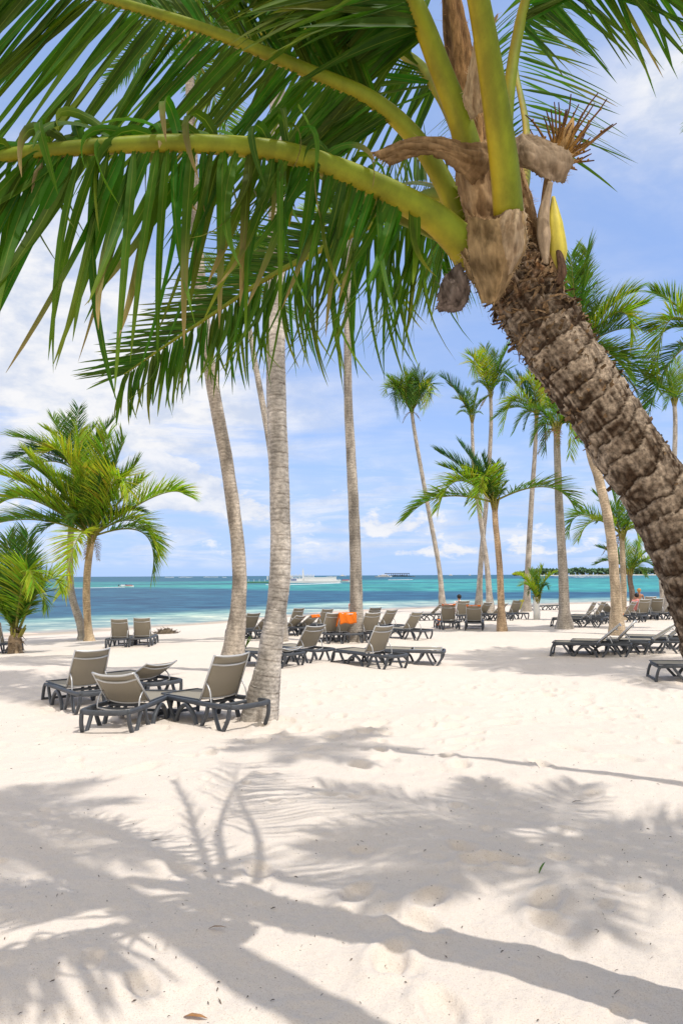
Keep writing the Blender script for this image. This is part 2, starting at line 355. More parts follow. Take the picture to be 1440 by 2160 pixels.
# ---------------------------------------------------------------- palms
def leaflets(mb, path, t0, vec, L, g, tf, n, w, seg, rnd, base, tip, prof=(.55, 1, .35), jit=.12, two=True, curl=0.0, dead=.0):
    """one row of leaflets along a frond's stalk"""
    m = len(path)-1; vec = Vector(vec)
    for i in range(n):
        t = t0+(1-t0)*(i+.5+rnd.uniform(-.3, .3))/n; u = t*m; k = min(int(u), m-1); p = path[k].lerp(path[k+1], u-k)
        T = (path[min(k+1, m)]-path[max(k-1, 0)]).normalized(); s = (t-t0)/(1-t0)
        ln = L*np.interp(s, [0, .3, 1], prof)*rnd.uniform(.85, 1.12)
        f = tf[0]+(tf[1]-tf[0])*s+rnd.uniform(-jit, jit)
        v = vec-T*vec.dot(T)
        if v.length < 1e-4: v = T.orthogonal()
        v.normalize()
        d = (v*(1-min(.95, abs(f))*.6)+T*f+Vector((rnd.uniform(-jit, jit), rnd.uniform(-jit, jit), rnd.uniform(-jit, jit)))).normalized()
        wv = (T-d*T.dot(d))
        if wv.length < .05: wv = d.orthogonal()
        wv.normalize(); tw = rnd.uniform(-.8, .8); wv = (wv*math.cos(tw)+d.cross(wv)*math.sin(tw)).normalized()
        ww = w*rnd.uniform(.75, 1.2); q = p.copy(); vs = []; cs = []; gg = g*rnd.uniform(.6, 1.4)
        cb = [base[j]*rnd.uniform(.7, 1.35) for j in range(3)]; isdead = rnd.random() < dead
        ct = [tip[j]*rnd.uniform(.8, 1.2) for j in range(3)] if not isdead else [.34, .24, .12]
        ywl = rnd.random()**2; ph = rnd.uniform(0, 6.3)
        for j in range(seg+1):
            a = j/seg; wd = ww*(min(1, a*6+.15)*(1-a)**.6 if a < .999 else .02)*.5
            mx = max(0, a*1.4-.55)*ywl if not isdead else max(0, a*2-.9)
            col = [cb[z]*(1-mx)+ct[z]*mx for z in range(3)]
            wob = wv+d.cross(wv)*math.sin(ph+a*4)*.35
            up = d.cross(wv)*wd*.45
            if two: vs += [q-wob*wd, q+up, q+wob*wd]; cs += [(*col, 0.), (*col, 1.), (*col, 0.)]
            else: vs += [q-wob*wd, q+wob*wd]; cs += [(*col, 0.), (*col, 0.)]
            q = q+d*(ln/seg)
            d = (d+Vector((0, 0, -gg/seg))+d.cross(wv)*(curl*math.sin(ph)*3/seg)).normalized(); wv = (wv-d*wv.dot(d)).normalized()
        if two: fs = [f_ for j in range(seg) for f_ in ((3*j, 3*j+1, 3*j+4, 3*j+3), (3*j+1, 3*j+2, 3*j+5, 3*j+4))]
        else: fs = [(2*j, 2*j+1, 2*j+3, 2*j+2) for j in range(seg)]
        mb.add(vs, fs, cs)

GREENS = dict(dead=((.26, .17, .08), (.30, .20, .09)), deep=((.060, .150, .020), (.26, .32, .03)), mid=((.115, .235, .022), (.42, .48, .04)), lime=((.25, .38, .024), (.60, .60, .05)), blue=((.045, .125, .055), (.13, .22, .05)), gold=((.36, .46, .03), (.66, .55, .05)))
def bg_frond(parent, P0, tip, rise, rnd, tone='mid', L=None, n=None, name='frond', side=0.0, cp=None, loc0=None):
    P2 = tip; mid = (P0+P2)/2+Vector((rnd.uniform(-.1, .1), rnd.uniform(-.1, .1), rise)) if cp is None else cp
    path = [P0*(1-t)**2+mid*2*t*(1-t)+P2*t*t for t in [i/16 for i in range(17)]]
    ln = sum((path[i+1]-path[i]).length for i in range(16))
    L = L or ln*.40; n = int((n or 46)*1.8); mb = MB(); base, tp = GREENS[tone]
    chord = (P2-P0).normalized()
    S = chord.cross(Vector((0, 0, 1)))
    if S.length < .15: S = Vector((1, 0, 0))
    S.normalize(); up = S.cross(chord); up = up if up.z > 0 else -up
    for sg in (-1, 1):
        leaflets(mb, path, .12, S*sg+up*.5, L, .38, (.40, .80), n, ln*.0115+.012, 4, rnd, base, tp, (.6, 1, .5), .09, False)
    r0 = .012+ln*.009
    mb.tube(path, lerp_list([r0, r0*.5, r0*.15], 16), 5, cols=lambda t, q: (.30, .30, .07, .0))
    o = mb.build(name, M['leafb'], parent)
    return o
def bg_trunk(parent, pts, rad, rnd, tint=(.30, .27, .235), ring=.085, flare=1.0, dark=0.0, name='trunk', nseg=14):
    n0 = 30; path = smooth_path(pts, n0); L = sum((path[i+1]-path[i]).length for i in range(n0))
    nr = max(16, int(L/ring*1.0)); rows = nr*3; path = smooth_path(pts, rows); vs = []; cs = []; rr = lerp_list(rad, rows)
    ph = rnd.uniform(0, 99); pa = None
    sc = [rnd.uniform(.6, 1.5) for _ in range(nr+3)]
    for i, p in enumerate(path):
        t = (path[min(i+1, rows)]-path[max(i-1, 0)]).normalized()
        a = Vector((1, 0, 0)) if pa is None else pa; a = (a-t*a.dot(t)).normalized(); pa = a; b = t.cross(a); f = i % 3; k = i//3
        lvl = 1+(.016*sc[k] if f == 0 else (-.006 if f == 1 else .0))
        for j in range(nseg):
            q = 2*math.pi*j/nseg; nz = mnoise.noise(Vector((math.cos(q)*1.3+ph, math.sin(q)*1.3, p.z*2.2)))
            r = rr[i]*(lvl+nz*.07+mnoise.noise(Vector((math.cos(q)*2.4+ph, math.sin(q)*2.4, p.z)))*.30*max(0, 1-i/rows*14)); off = t*(math.sin(q+k*1.7)*ring*.18)
            vs.append(p+a*math.cos(q)*r+b*math.sin(q)*r+off)
            e = (1.0+.20*(sc[k]-.6) if f == 0 else .92)*(1+nz*.55)*1.45; dk = 1-dark*max(0, .5+mnoise.noise(Vector((q*.7, ph, p.z*.9)))*1.6)
            cs.append((tint[0]*e*dk, tint[1]*e*dk, tint[2]*e*dk, 1))
    fs = [(i*nseg+j, i*nseg+(j+1) % nseg, (i+1)*nseg+(j+1) % nseg, (i+1)*nseg+j) for i in range(rows) for j in range(nseg)]
    mb = MB(); mb.add(vs, fs, cs); return mb.build(name, M['trunk'], parent)

def palm(label, base_px, tr, crown, tips, seed, tone='mid', group='coconut palms along the beach', r=(.17, .12, .085), tint=(.30, .27, .235), extra=0, el=2.6, base3=None, top_d=0.0, dark=0.0, dead=2, n=44, stub=True, cat='palm tree', nuts=0):
    """tr: photo points of the trunk above its foot; all built at the foot's own distance and spread in depth around the crown"""
    rnd = random.Random(seed); B = base3 or G(*base_px); d = B.y
    root = empty('palm_tree', B); tag(root, label, cat, group)
    C = W(crown[0], crown[1], d+top_d); m = len(tr)+1
    pts = [B+Vector((0, 0, -.15))]+[W(x, y, d+top_d*(i+1)/m) for i, (x, y) in enumerate(tr)]+[C]
    inv = lambda p: p-B
    rad = [r[0]*1.8, r[0]*1.05]+[float(np.interp(i/8, [0, .5, 1], [r[0]*.92, r[1], r[2]])) for i in range(9)]
    bg_trunk(root, [inv(p) for p in pts], rad, rnd, tint, dark=dark)
    c0 = inv(C)
    # crown shaft of old leaf bases
    mb = MB(); ax = (pts[-1]-pts[-2]).normalized()
    for k in range(9):
        a = k*2.4; rd = Vector((math.cos(a), math.sin(a), 0)); q0 = c0-ax*(.30+.05*(k % 3))+rd*r[2]*.6
        mb.tube([q0, q0+ax*.25+rd*.05, q0+ax*.55+rd*.16], [.05, .045, .02], 5, cols=lambda t, q: (.20+.1*t, .15+.14*t, .06, 1))
    mb.build('leaf_bases', M['fibre'], root)
    for i, tp in enumerate(tips):
        x, y, dd, rise = tp[:4]; tn = tp[4] if len(tp) > 4 else rnd.choice([tone, tone, 'mid', 'deep'] if tone != 'deep' else ['deep', 'mid'])
        P2 = W(x, y, d+top_d+dd)-B; cp = None
        if len(tp) > 5: cp = W(tp[5], tp[6], d+top_d+dd*.6)-B; cp = cp*1.0+(cp-(c0+P2)/2)*.6
        bg_frond(root, c0+Vector((rnd.uniform(-.05, .05), rnd.uniform(-.05, .05), -rnd.uniform(0, .15))), P2, rise, rnd, tn, n=n, cp=cp)
    for k in range(extra):
        az = k*2.399+seed; e = R(rnd.uniform(-25, 70)); ln = el*rnd.uniform(.85, 1.1)
        dv = Vector((math.cos(az)*math.cos(e), math.sin(az)*math.cos(e), math.sin(e)))
        P2 = c0+dv*ln+Vector((0, 0, -.25*ln*math.cos(e)))
        bg_frond(root, c0, P2, ln*.22*math.cos(e), rnd, rnd.choice([tone, 'mid', 'deep']), n=n)
    if seed in (15, 17, 19, 20, 21, 24, 32, 14):
        for q in range(2):
            a = rnd.uniform(0, 6.3); dv = Vector((math.cos(a), math.sin(a), -.55)); bg_frond(root, c0, c0+dv*.9+Vector((0, 0, -.5)), .35, rnd, 'dead', n=20, L=.35)
    if nuts:
        for k in range(nuts):
            a = rnd.uniform(0, 6.3); q = c0+Vector((math.cos(a)*.25, math.sin(a)*.25, -.2-rnd.uniform(0, .25)))
            mb = MB(); mb.tube([q+Vector((0, 0, .13)), q+Vector((0, 0, .09)), q, q-Vector((0, 0, .09)), q-Vector((0, 0, .12))], [.02, .075, .10, .07, .015], 8, cols=lambda t, q: (.25, .28, .05, 1)); mb.build('coconut', M['rachis'], root)
    return root

# two tall trunks in the middle of the view
palm('tall pale palm trunk leaning slightly left, behind the big trunk', (487, 1418), [(505, 1216), (482, 1000), (455, 850), (432, 700), (415, 500), (405, 300)], (398, 90), [], 11, 'deep', r=(.165, .145, .10), extra=12, el=2.4, dark=.25, tint=(.31, .27, .225))
palm('thick pale straight palm trunk beside the nearest group of loungers', (545, 1518), [(572, 1360), (590, 1216), (590, 1050), (584, 880), (581, 700), (583, 500), (584, 350)], (590, -420), [], 12, 'mid', r=(.165, .145, .11), extra=16, el=3.4, dark=.35, tint=(.36, .33, .295))
palm('thin distant palm trunk emerging from behind the thick pale trunk', (592, 1352), [(590, 1200), (583, 1050), (568, 930), (548, 820), (532, 730)], (512, 600), [], 13, 'mid', r=(.16, .11, .08), extra=11, el=2.1)
palm('slender upright palm with a dark foot behind the orange towel', (750, 1353), [(751, 1250), (747, 1100), (740, 960), (734, 840), (733, 680), (735, 540)], (737, 470), [(640, 445, .5, .3, 'lime'), (690, 420, .3, .4, 'lime'), (735, 395, 0, .2, 'mid'), (790, 425, .3, .4, 'mid'), (815, 480, -.4, .5, 'lime'), (660, 500, -.4, .6, 'mid'), (700, 520, .6, .6, 'mid'), (770, 520, .5, .5, 'mid')], 14, r=(.21, .14, .09), dark=.3)
palm('leaning palm with a small tight crown, left of the right-hand group', (933, 1283), [(926, 1200), (906, 1090), (886, 980), (873, 905)], (868, 868), [(818, 797, .5, .8, 'mid'), (850, 779, 0, .4, 'mid'), (878, 779, .5, .4, 'deep'), (911, 800, 0, .8, 'mid'), (814, 826, -.6, 1.6, 'lime', 828, 812), (892, 862, -.8, 1.5, 'gold', 905, 815), (838, 873, .4, 1.6, 'deep', 835, 812), (908, 836, .5, 1.2, 'deep', 905, 800), (862, 790, -.8, .5, 'lime'), (896, 790, -.6, .5, 'deep'), (845, 850, -.7, 1.4, 'mid', 842, 800), (880, 850, -1, 1.5, 'deep', 888, 795), (858, 858, -1, 1.6, 'deep', 855, 795), (905, 815, -.9, .9, 'deep'), (825, 810, -.7, .9, 'deep'), (835, 838, -.6, 1.2, 'mid', 832, 800)], 15, r=(.24, .19, .16), n=40)
palm('second tallest of the pair of crossing trunks, small crown', (1034, 1292), [(1027, 1200), (1012, 1090), (1000, 1000), (996, 930)], (995, 882), [(934, 798, 0, .9, 'blue'), (959, 841, .3, .7, 'lime'), (965, 873, -.3, .6, 'mid'), (1023, 841, .3, .5, 'deep'), (1016, 873, -.3, .5, 'mid'), (1008, 822, 0, .2, 'mid'), (985, 825, .4, .3, 'mid'), (975, 860, .5, .6, 'deep'), (950, 815, .5, .8, 'blue')], 16, 'deep', r=(.2, .14, .1))
palm('tallest palm of the crossing pair with wide fresh crown', (1008, 1290), [(1014, 1180), (1024, 1070), (1032, 960), (1035, 890)], (1034, 832), [(988, 748, 0, 1.2, 'lime'), (1023, 735, .3, .2, 'mid'), (1071, 733, 0, .4, 'mid'), (1066, 768, .4, .6, 'deep'), (1072, 805, -.3, .9, 'mid'), (1006, 790, -.8, 1.4, 'gold', 995, 752), (1000, 810, .5, .9, 'mid'), (1045, 745, -.5, .2, 'mid'), (1060, 830, .3, 1.2, 'deep', 1062, 775), (1010, 745, -.4, .5, 'lime')], 17, 'mid', r=(.2, .16, .12), n=44)
palm('short sturdy palm with two long level fronds spreading left and right', (1058, 1332), [(1054, 1216), (1049, 1150), (1044, 1100)], (1042, 1058), [(927, 956, .6, .5, 'blue'), (935, 985, .2, .5, 'mid'), (972, 940, .5, .3, 'blue'), (1016, 963, 0, .1, 'deep'), (924, 1072, -.6, 1.6, 'lime', 965, 1000), (860, 1090, 0, 1.2, 'mid', 930, 1040), (1208, 1065, .2, 1.3, 'mid', 1150, 1018), (1062, 985, .2, .1, 'mid'), (1045, 978, .5, .1, 'mid'), (1068, 1018, -.3, .2, 'mid'), (1005, 1075, -1.0, 1.2, 'lime', 1022, 985), (950, 1020, .5, .9, 'mid'), (985, 990, -.4, .5, 'deep'), (1000, 975, .8, .2, 'mid'), (985, 1060, .3, .9, 'deep'), (1058, 1040, .8, .5, 'deep')], 18, 'mid', r=(.135, .115, .11), tint=(.40, .29, .19), dark=.25)
palm('tall palm with a skirt of hanging bright fronds, left of its neighbour', (1109, 1290), [(1113, 1190), (1120, 1060), (1127, 960)], (1131, 872), [(1083, 912, 0, 1.4, 'mid'), (1042, 882, .2, 1.3, 'mid'), (1067, 790, .4, .6, 'deep'), (1095, 812, -.6, .9, 'gold', 1120, 800), (1190, 830, .3, .8, 'mid'), (1120, 780, .2, .2, 'blue'), (1090, 790, .5, .4, 'blue'), (1150, 915, -.4, 1.4, 'mid', 1165, 840), (1060, 850, -.5, .9, 'lime'), (1105, 905, .5, 1.3, 'deep'), (1155, 790, .4, .3, 'mid'), (1180, 880, .1, 1.2, 'mid'), (1150, 850, -.9, 1.1, 'gold', 1160, 790), (1060, 905, -.3, 1.5, 'lime', 1085, 830)], 19, 'mid', r=(.22, .16, .12), dark=.2)
palm('tall bare-trunked palm standing at the left foot end of the right loungers', (1190, 1326), [(1187, 1216), (1179, 1080), (1175, 980)], (1173, 900), [(1240, 945, .2, 1.2, 'mid'), (1262, 905, 0, 1, 'mid'), (1122, 935, 0, 1, 'mid'), (1112, 862, .3, .6, 'mid'), (1180, 800, 0, .2, 'mid'), (1240, 840, .4, .5, 'mid'), (1200, 960, -.5, 1.2, 'lime', 1205, 860), (1150, 950, .4, 1.1, 'deep', 1150, 860), (1220, 930, .6, 1, 'deep')], 20, 'mid', r=(.21, .15, .12), dark=.1)
palm('big ringed palm trunk rising behind the great leaning trunk', (1300, 1338), [(1297, 1240), (1284, 1110), (1262, 1010), (1244, 950), (1230, 850)], (1216, 742), [(1238, 531, .2, .3, 'deep'), (1203, 539, 0, .2, 'mid'), (1337, 617, 0, 1, 'mid'), (1356, 644, -.2, .5, 'mid'), (1330, 715, -.8, 1.4, 'lime', 1310, 640), (1262, 640, .4, .3, 'deep'), (1360, 846, .3, 1.2, 'deep'), (1390, 823, 0, 1.3, 'mid'), (1370, 700, .6, .9, 'mid'), (1225, 570, .7, .2, 'mid'), (1140, 700, .3, .5, 'deep'), (1150, 800, .2, .8, 'deep'), (1330, 800, -.5, 1.2, 'mid')], 21, 'mid', r=(.185, .165, .12), tint=(.36, .29, .21), dark=.1, n=54)
palm('palm at the right edge with fronds hanging in from outside the photo', None, [(1520, 1200), (1500, 950)], (1490, 720), [(1376, 617, 0, .7, 'mid'), (1382, 790, -.4, 1.6, 'lime', 1410, 650), (1362, 885, -.6, 1.4, 'deep', 1420, 740), (1450, 590, .3, .3, 'mid'), (1400, 700, .5, .8, 'mid'), (1550, 600, .3, .4, 'mid'), (1640, 700, 0, .8, 'mid'), (1600, 800, .3, .9, 'mid'), (1430, 660, .8, .5, 'deep')], 22, 'mid', r=(.185, .15, .12), base3=G(1530, 1335), n=54)
palm('thin far palm with a round crown near the right edge', (1408, 1292), [(1414, 1180), (1420, 1000), (1423, 900)], (1421, 846), [(1378, 802, 0, .7), (1395, 770, .4, .5), (1425, 758, 0, .2, 'lime'), (1450, 780, .4, .5), (1462, 830, 0, .8), (1388, 842, .3, 1), (1445, 862, .5, 1.1), (1402, 862, -.4, 1.2), (1410, 785, -.6, .4, 'mid')], 23, 'mid', r=(.2, .14, .12))
palm('short palm with yellowish fronds just right of the ringed trunk', (1312, 1308), [(1314, 1240), (1312, 1180)], (1311, 1125), [(1199, 1124, 0, 1.3, 'mid', 1225, 1075), (1220, 1136, -.4, 1.2, 'lime', 1255, 1090), (1253, 1042, .3, .5, 'deep'), (1290, 1036, 0, .1, 'mid'), (1332, 1083, .3, .4, 'mid'), (1356, 1138, -.3, .9, 'lime'), (1270, 1060, -.5, .5, 'mid'), (1318, 1050, .5, .1, 'deep'), (1345, 1110, .5, .6, 'mid'), (1260, 1100, .6, .9, 'deep'), (1345, 1170, -.6, 1.2, 'lime', 1340, 1100)], 24, 'mid', r=(.16, .13, .12), tint=(.36, .29, .21))
palm('small dark leaning palm in front of the sea at right', (1334, 1290), [(1332, 1250), (1328, 1228)], (1327, 1206), [(1257, 1190, 0, .9), (1262, 1155, .3, .6), (1315, 1140, 0, .1, 'lime'), (1370, 1160, 0, .5), (1380, 1198, -.3, 1), (1345, 1145, .4, .2), (1285, 1150, -.3, .4), (1290, 1200, .5, .9), (1360, 1215, .4, 1), (1395, 1180, .5, .8, 'lime'), (1350, 1175, -.7, .5, 'deep')], 25, 'deep', r=(.2, .16, .15), tint=(.13, .10, .08))
palm('thin palm trunk seen against the sea close to the leaning trunk', (1397, 1283), [(1393, 1220), (1386, 1150)], (1380, 1085), [(1330, 1075, 0, .8), (1350, 1040, .3, .3), (1385, 1030, 0, .2), (1420, 1060, .3, .6), (1430, 1100, 0, .9), (1345, 1110, .3, 1.0)], 26, 'deep', r=(.17, .13, .1))
palm('young palm rising from a white wrapped post near the water', None, [(1131, 1280)], (1131, 1264), [(1089, 1213, 0, .7, 'gold'), (1098, 1235, -.3, .7, 'lime'), (1118, 1204, .3, .3, 'mid'), (1143, 1197, 0, .3, 'lime'), (1167, 1210, 0, .5, 'lime'), (1155, 1240, -.3, .8, 'deep'), (1113, 1254, .3, .8, 'deep'), (1128, 1215, .4, .1, 'mid'), (1105, 1222, .4, .6, 'mid')], 27, 'lime', r=(.14, .12, .1), base3=G(1131, 1307), group='young palms on the sand', n=36)
# left-hand group
palm('far palm of the left pair, its crown showing above and behind', (178, 1350), [(170, 1315), (153, 1260), (148, 1200), (152, 1080)], (160, 985), [(167, 862, 0, .1, 'deep'), (112, 882, .4, .4, 'mid'), (28, 922, .3, .7, 'mid'), (239, 888, .4, .2, 'deep'), (226, 925, 0, .5, 'deep'), (28, 968, .5, 1, 'blue'), (200, 900, .7, .2, 'deep'), (140, 880, .8, .2, 'mid'), (40, 1010, .6, 1.2, 'blue'), (60, 950, .8, .8, 'blue'), (250, 1000, .8, .9, 'blue'), (95, 905, -.2, .6, 'lime')], 31, 'deep', r=(.19, .14, .12), dark=.1, top_d=1.5)
palm('bushy bright palm in front of its pair at left with drooping yellow frond', (190, 1352), [(184, 1290), (184, 1216)], (194, 1130), [(389, 1043, .2, 1.1, 'lime', 330, 1040), (334, 1168, -.3, 1.9, 'lime', 285, 1085), (322, 1208, .2, 1.9, 'mid', 310, 1110), (289, 978, .5, .4, 'mid'), (261, 931, 0, .1, 'mid'), (272, 1042, -1.2, 1.4, 'gold', 240, 1000), (108, 950, -.5, .5, 'gold', 150, 970), (165, 918, .2, .1, 'lime'), (228, 915, -.3, .2, 'lime'), (300, 1012, -.4, .5, 'lime'), (60, 962, -.4, .5, 'lime'), (-5, 1000, 0, .9, 'lime'), (-15, 1078, -.6, 1.4, 'lime', 60, 1040), (-20, 1108, .4, .9, 'mid'), (35, 1045, .6, .8, 'mid'), (136, 1248, -1.8, 2.2, 'gold', 165, 1120), (200, 940, .8, .2, 'deep'), (232, 985, .8, .3, 'deep'), (70, 985, .8, .7, 'mid'), (90, 1120, .4, 1.1, 'deep'), (250, 1090, .8, .9, 'mid'), (130, 1010, -1.0, .9, 'mid'), (215, 1010, -1.0, .7, 'deep'), (300, 1080, .7, .9, 'deep'), (150, 1100, -1.2, 1.2, 'deep'), (180, 985, -1, .2, 'lime')], 32, 'mid', r=(.165, .15, .14), tint=(.33, .25, .16), n=58)
palm('low young palm with a shaggy foot at the left edge', (33, 1378), [(32, 1352)], (36, 1335), [(14, 1136, 0, .2, 'deep'), (61, 1128, .3, .2, 'deep'), (68, 1190, .5, .4, 'mid'), (74, 1238, -.7, 1.2, 'lime', 55, 1190), (130, 1240, .2, 1.3, 'lime', 95, 1215), (98, 1282, 0, 1.1, 'mid', 80, 1240), (-35, 1190, .2, .4, 'mid'), (-45, 1250, -.3, .8, 'mid'), (-30, 1150, .4, .2, 'deep'), (35, 1140, .6, .1, 'mid'), (-20, 1300, .3, 1, 'mid'), (-30, 1215, .7, .8, 'deep')], 33, 'mid', r=(.24, .2, .14), tint=(.24, .18, .12), group='young palms on the sand', n=50)
def shag(px, py, sc, seed):             # dry frayed leaf bases at a young palm's foot
    rnd = random.Random(seed); B = G(px, py); mb = MB()
    for k in range(46):
        a = rnd.uniform(0, 6.3); h = rnd.uniform(.05, .8)*sc; r = .22*sc*(1-h/sc*.5); d = Vector((math.cos(a), math.sin(a), 0)); p = B*0+Vector((0, 0, h))+d*r*.6
        q = p+d*rnd.uniform(.08, .26)*sc+Vector((0, 0, rnd.uniform(-.25, .22)*sc)); c = rnd.uniform(.6, 1.4)
        mb.tube([p, (p+q)/2+Vector((0, 0, .05*sc)), q], [.045*sc, .035*sc, .008], 4, flat=.35, cols=lambda t, q: (.22*c, .17*c, .12*c, 1))
    return mb
for o in [o for o in COL.objects if o.get('label', '').startswith('low young palm')]:
    shag(33, 1378, 1.0, 5).build('dry_leaf_bases', M['fibre'], o)
for o in [o for o in COL.objects if o.get('label', '').startswith('young palm rising')]:
    mb = MB(); mb.tube([(0, 0, -.1), (.02, 0, .35), (0, .02, .75), (.01, 0, 1.12)], [.17, .175, .165, .12], 12); mb.build('trunk_wrap', M['wrap'], o)
    B = o.location; mb = MB(); mb.tube([(0, 0, .0), (0, 0, .4)], [.34, .32], 10)
    
# palms standing behind and beside the photographer, whose shadows cross the foreground
def shade_palm(label, x, y, h, lean, seed, nf=14, fl=3.0, r=.15):
    rnd = random.Random(seed); B = Vector((x, y, gz(x, y))); root = empty('palm_tree', B); tag(root, label, 'palm tree', 'coconut palms along the beach')
    C = Vector((lean[0], lean[1], h)); bg_trunk(root, [Vector((0, 0, -.2)), Vector((lean[0]*.15, lean[1]*.15, h*.3)), Vector((lean[0]*.5, lean[1]*.5, h*.65)), C], [r*1.35, r*1.05, r, r*.85, r*.7], rnd)
    for k in range(nf):
        az = k*2.399+seed; e = R(rnd.uniform(-20, 60)); ln = fl*rnd.uniform(.85, 1.1)
        dv = Vector((math.cos(az)*math.cos(e), math.sin(az)*math.cos(e), math.sin(e)))
        bg_frond(root, C, C+dv*ln+Vector((0, 0, -.3*ln*math.cos(e))), ln*.22*math.cos(e), rnd, 'mid')
    return root
def shade_at(label, px, py, h, seed, nf, fl, r, lean, S=None):
    S = S or G(px, py); C = S-SH*(h/math.tan(R(SUN_EL))); shade_palm(label, C.x-lean[0], C.y-lean[1], h, lean, seed, nf, fl, r)
shade_at('palm just outside the right of the photo whose crown shades the sand', 1180, 1775, 6.8, 3, 13, 2.0, .13, (-1.2, .8))
shade_at('slim tall palm just past the right edge whose thin shadow crosses the sand', 0, 0, 10.5, 5, 8, 1.2, .08, (-1.5, .45), Vector((-.2, 8.2, 0)))
shade_at('palm standing just behind the photographer, its trunk shadow running across the sand', 0, 0, 10, 12, 8, 1.35, .15, (-.8, 1.6), Vector((-2.7, 5.4, 0)))
shade_at('tall palm beyond the right edge beside the loungers', 1330, 1410, 11, 8, 14, 2.8, .14, (-1.3, .6))
shade_at('second tall palm beyond the right edge beside the loungers', 1130, 1390, 14, 9, 13, 2.6, .14, (-2.2, 1.3))

# ---------------------------------------------------------------- the great leaning palm
MP = empty('leaning_palm', G(1440, 2140)+Vector((.62, .02, 0)))
tag(MP, 'huge leaning coconut palm in the foreground with rough brown trunk and fronds arching overhead', 'palm tree')
O = MP.location.copy()
def loc(p): return Vector(p)-O
def main_trunk():
    cp = [(1040, 500, 3.02), (1085, 590, 3.0), (1150, 690, 2.98), (1208, 777, 2.95), (1267, 863, 2.93), (1337, 972, 2.9), (1393, 1050, 2.88), (1462, 1195, 2.84), (1502, 1300, 2.8), (1548, 1450, 2.77), (1620, 1650, 2.72), (1700, 1900, 2.66), (1760, 2180, 2.6)]
    pts = [loc(W(*c)) for c in cp][::-1]; rows, ns = 420, 96; path = smooth_path(pts, rows)
    rad = lerp_list([.22, .18, .155, .147, .144, .141, .139, .137, .137, .140, .148, .135, .10], rows); vs, cs = [], []; pa = Vector((1, 0, 0)); Lc = 0
    rnd = random.Random(3)
    edges = []; s = 0
    while s < 6: edges.append(s); s += rnd.uniform(.06, .125)
    edges = np.array(edges)
    for i, p in enumerate(path):
        if i: Lc += (p-path[i-1]).length
        t = (path[min(i+1, rows)]-path[max(i-1, 0)]).normalized(); a = (pa-t*pa.dot(t)).normalized(); pa = a; b = t.cross(a)
        top = i/rows
        for j in range(ns):
            q = 2*math.pi*j/ns; cq, sq = math.cos(q), math.sin(q)
            w = mnoise.noise(Vector((cq*.9, sq*.9, Lc*.8)))*.09+mnoise.noise(Vector((cq*2.6, sq*2.6, Lc*3)))*.022+.05*math.sin(q*1+Lc*2.5)
            s = Lc+w; k = int(np.searchsorted(edges, s))-1; k = max(0, min(k, len(edges)-2)); f = (s-edges[k])/(edges[k+1]-edges[k])
            amp = .5+.35*abs(mnoise.noise(Vector((cq*.8, sq*.8, k*.45))))*1.2
            led = (f**1.3)*.011*amp-(.010 if f < .07 else 0)*amp
            n1 = mnoise.fractal(Vector((cq*2.0, sq*2.0, Lc*13)), .8, 2.1, 5)*.0075; n2 = mnoise.noise(Vector((cq*7, sq*7, Lc*60)))*.004
            rough = 1+3.0*max(0, (top-.72)/.28)
            r = rad[i]+led+n1*rough+n2*rough
            vs.append(p+a*cq*r+b*sq*r)
            pat = mnoise.noise(Vector((cq*1.3, sq*1.3, Lc*2.5+5)))*.55+.55*mnoise.noise(Vector((cq*3.5, sq*3.5, Lc*34)))+.55*mnoise.noise(Vector((cq*19, sq*19, Lc*7)))+.30*mnoise.noise(Vector((cq*8, sq*8, Lc*40)))
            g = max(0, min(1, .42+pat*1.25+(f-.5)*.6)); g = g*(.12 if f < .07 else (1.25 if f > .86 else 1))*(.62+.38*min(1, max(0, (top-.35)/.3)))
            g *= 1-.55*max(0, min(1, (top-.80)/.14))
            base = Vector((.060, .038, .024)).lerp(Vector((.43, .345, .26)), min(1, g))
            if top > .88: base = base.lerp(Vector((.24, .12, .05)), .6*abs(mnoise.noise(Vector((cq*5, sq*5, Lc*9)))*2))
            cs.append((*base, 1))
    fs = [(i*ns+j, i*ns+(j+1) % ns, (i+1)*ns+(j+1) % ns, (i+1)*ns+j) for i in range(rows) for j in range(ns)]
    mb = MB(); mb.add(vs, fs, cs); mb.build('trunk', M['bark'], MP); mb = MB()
    # frayed scraps of old leaf bases
    for k in range(760):
        u = rnd.random()**.30; i = int((.45+.53*u)*rows); q = rnd.uniform(0, 6.28); p = path[i]; t = (path[i+1]-path[i-1]).normalized(); a = t.orthogonal().normalized(); b = t.cross(a)
        o_ = a*math.cos(q)+b*math.sin(q); s = p+o_*(rad[i]+.004); tv = (o_.cross(t)*rnd.uniform(-1, 1)+t*rnd.uniform(-.7, .7)+o_*rnd.uniform(.1, .75)).normalized(); ln = rnd.uniform(.02, .10)*(1 if u > .7 else .4)
        wv = tv.cross(o_).normalized()*rnd.uniform(.0015, .010); c = rnd.uniform(.5, 1.5); cc = (.19*c, .125*c, .07*c, 1)
        m_ = s+tv*ln*.5+o_*.01
        mb.add([s-wv, s+wv, m_+wv*.8, m_-wv*.8, s+tv*ln-o_*ln*.2], [(0, 1, 2, 3), (3, 2, 4)], [cc]*5)
    tag(mb.build('bark_fibres', M['bark'], MP), kind='stuff')
main_trunk()

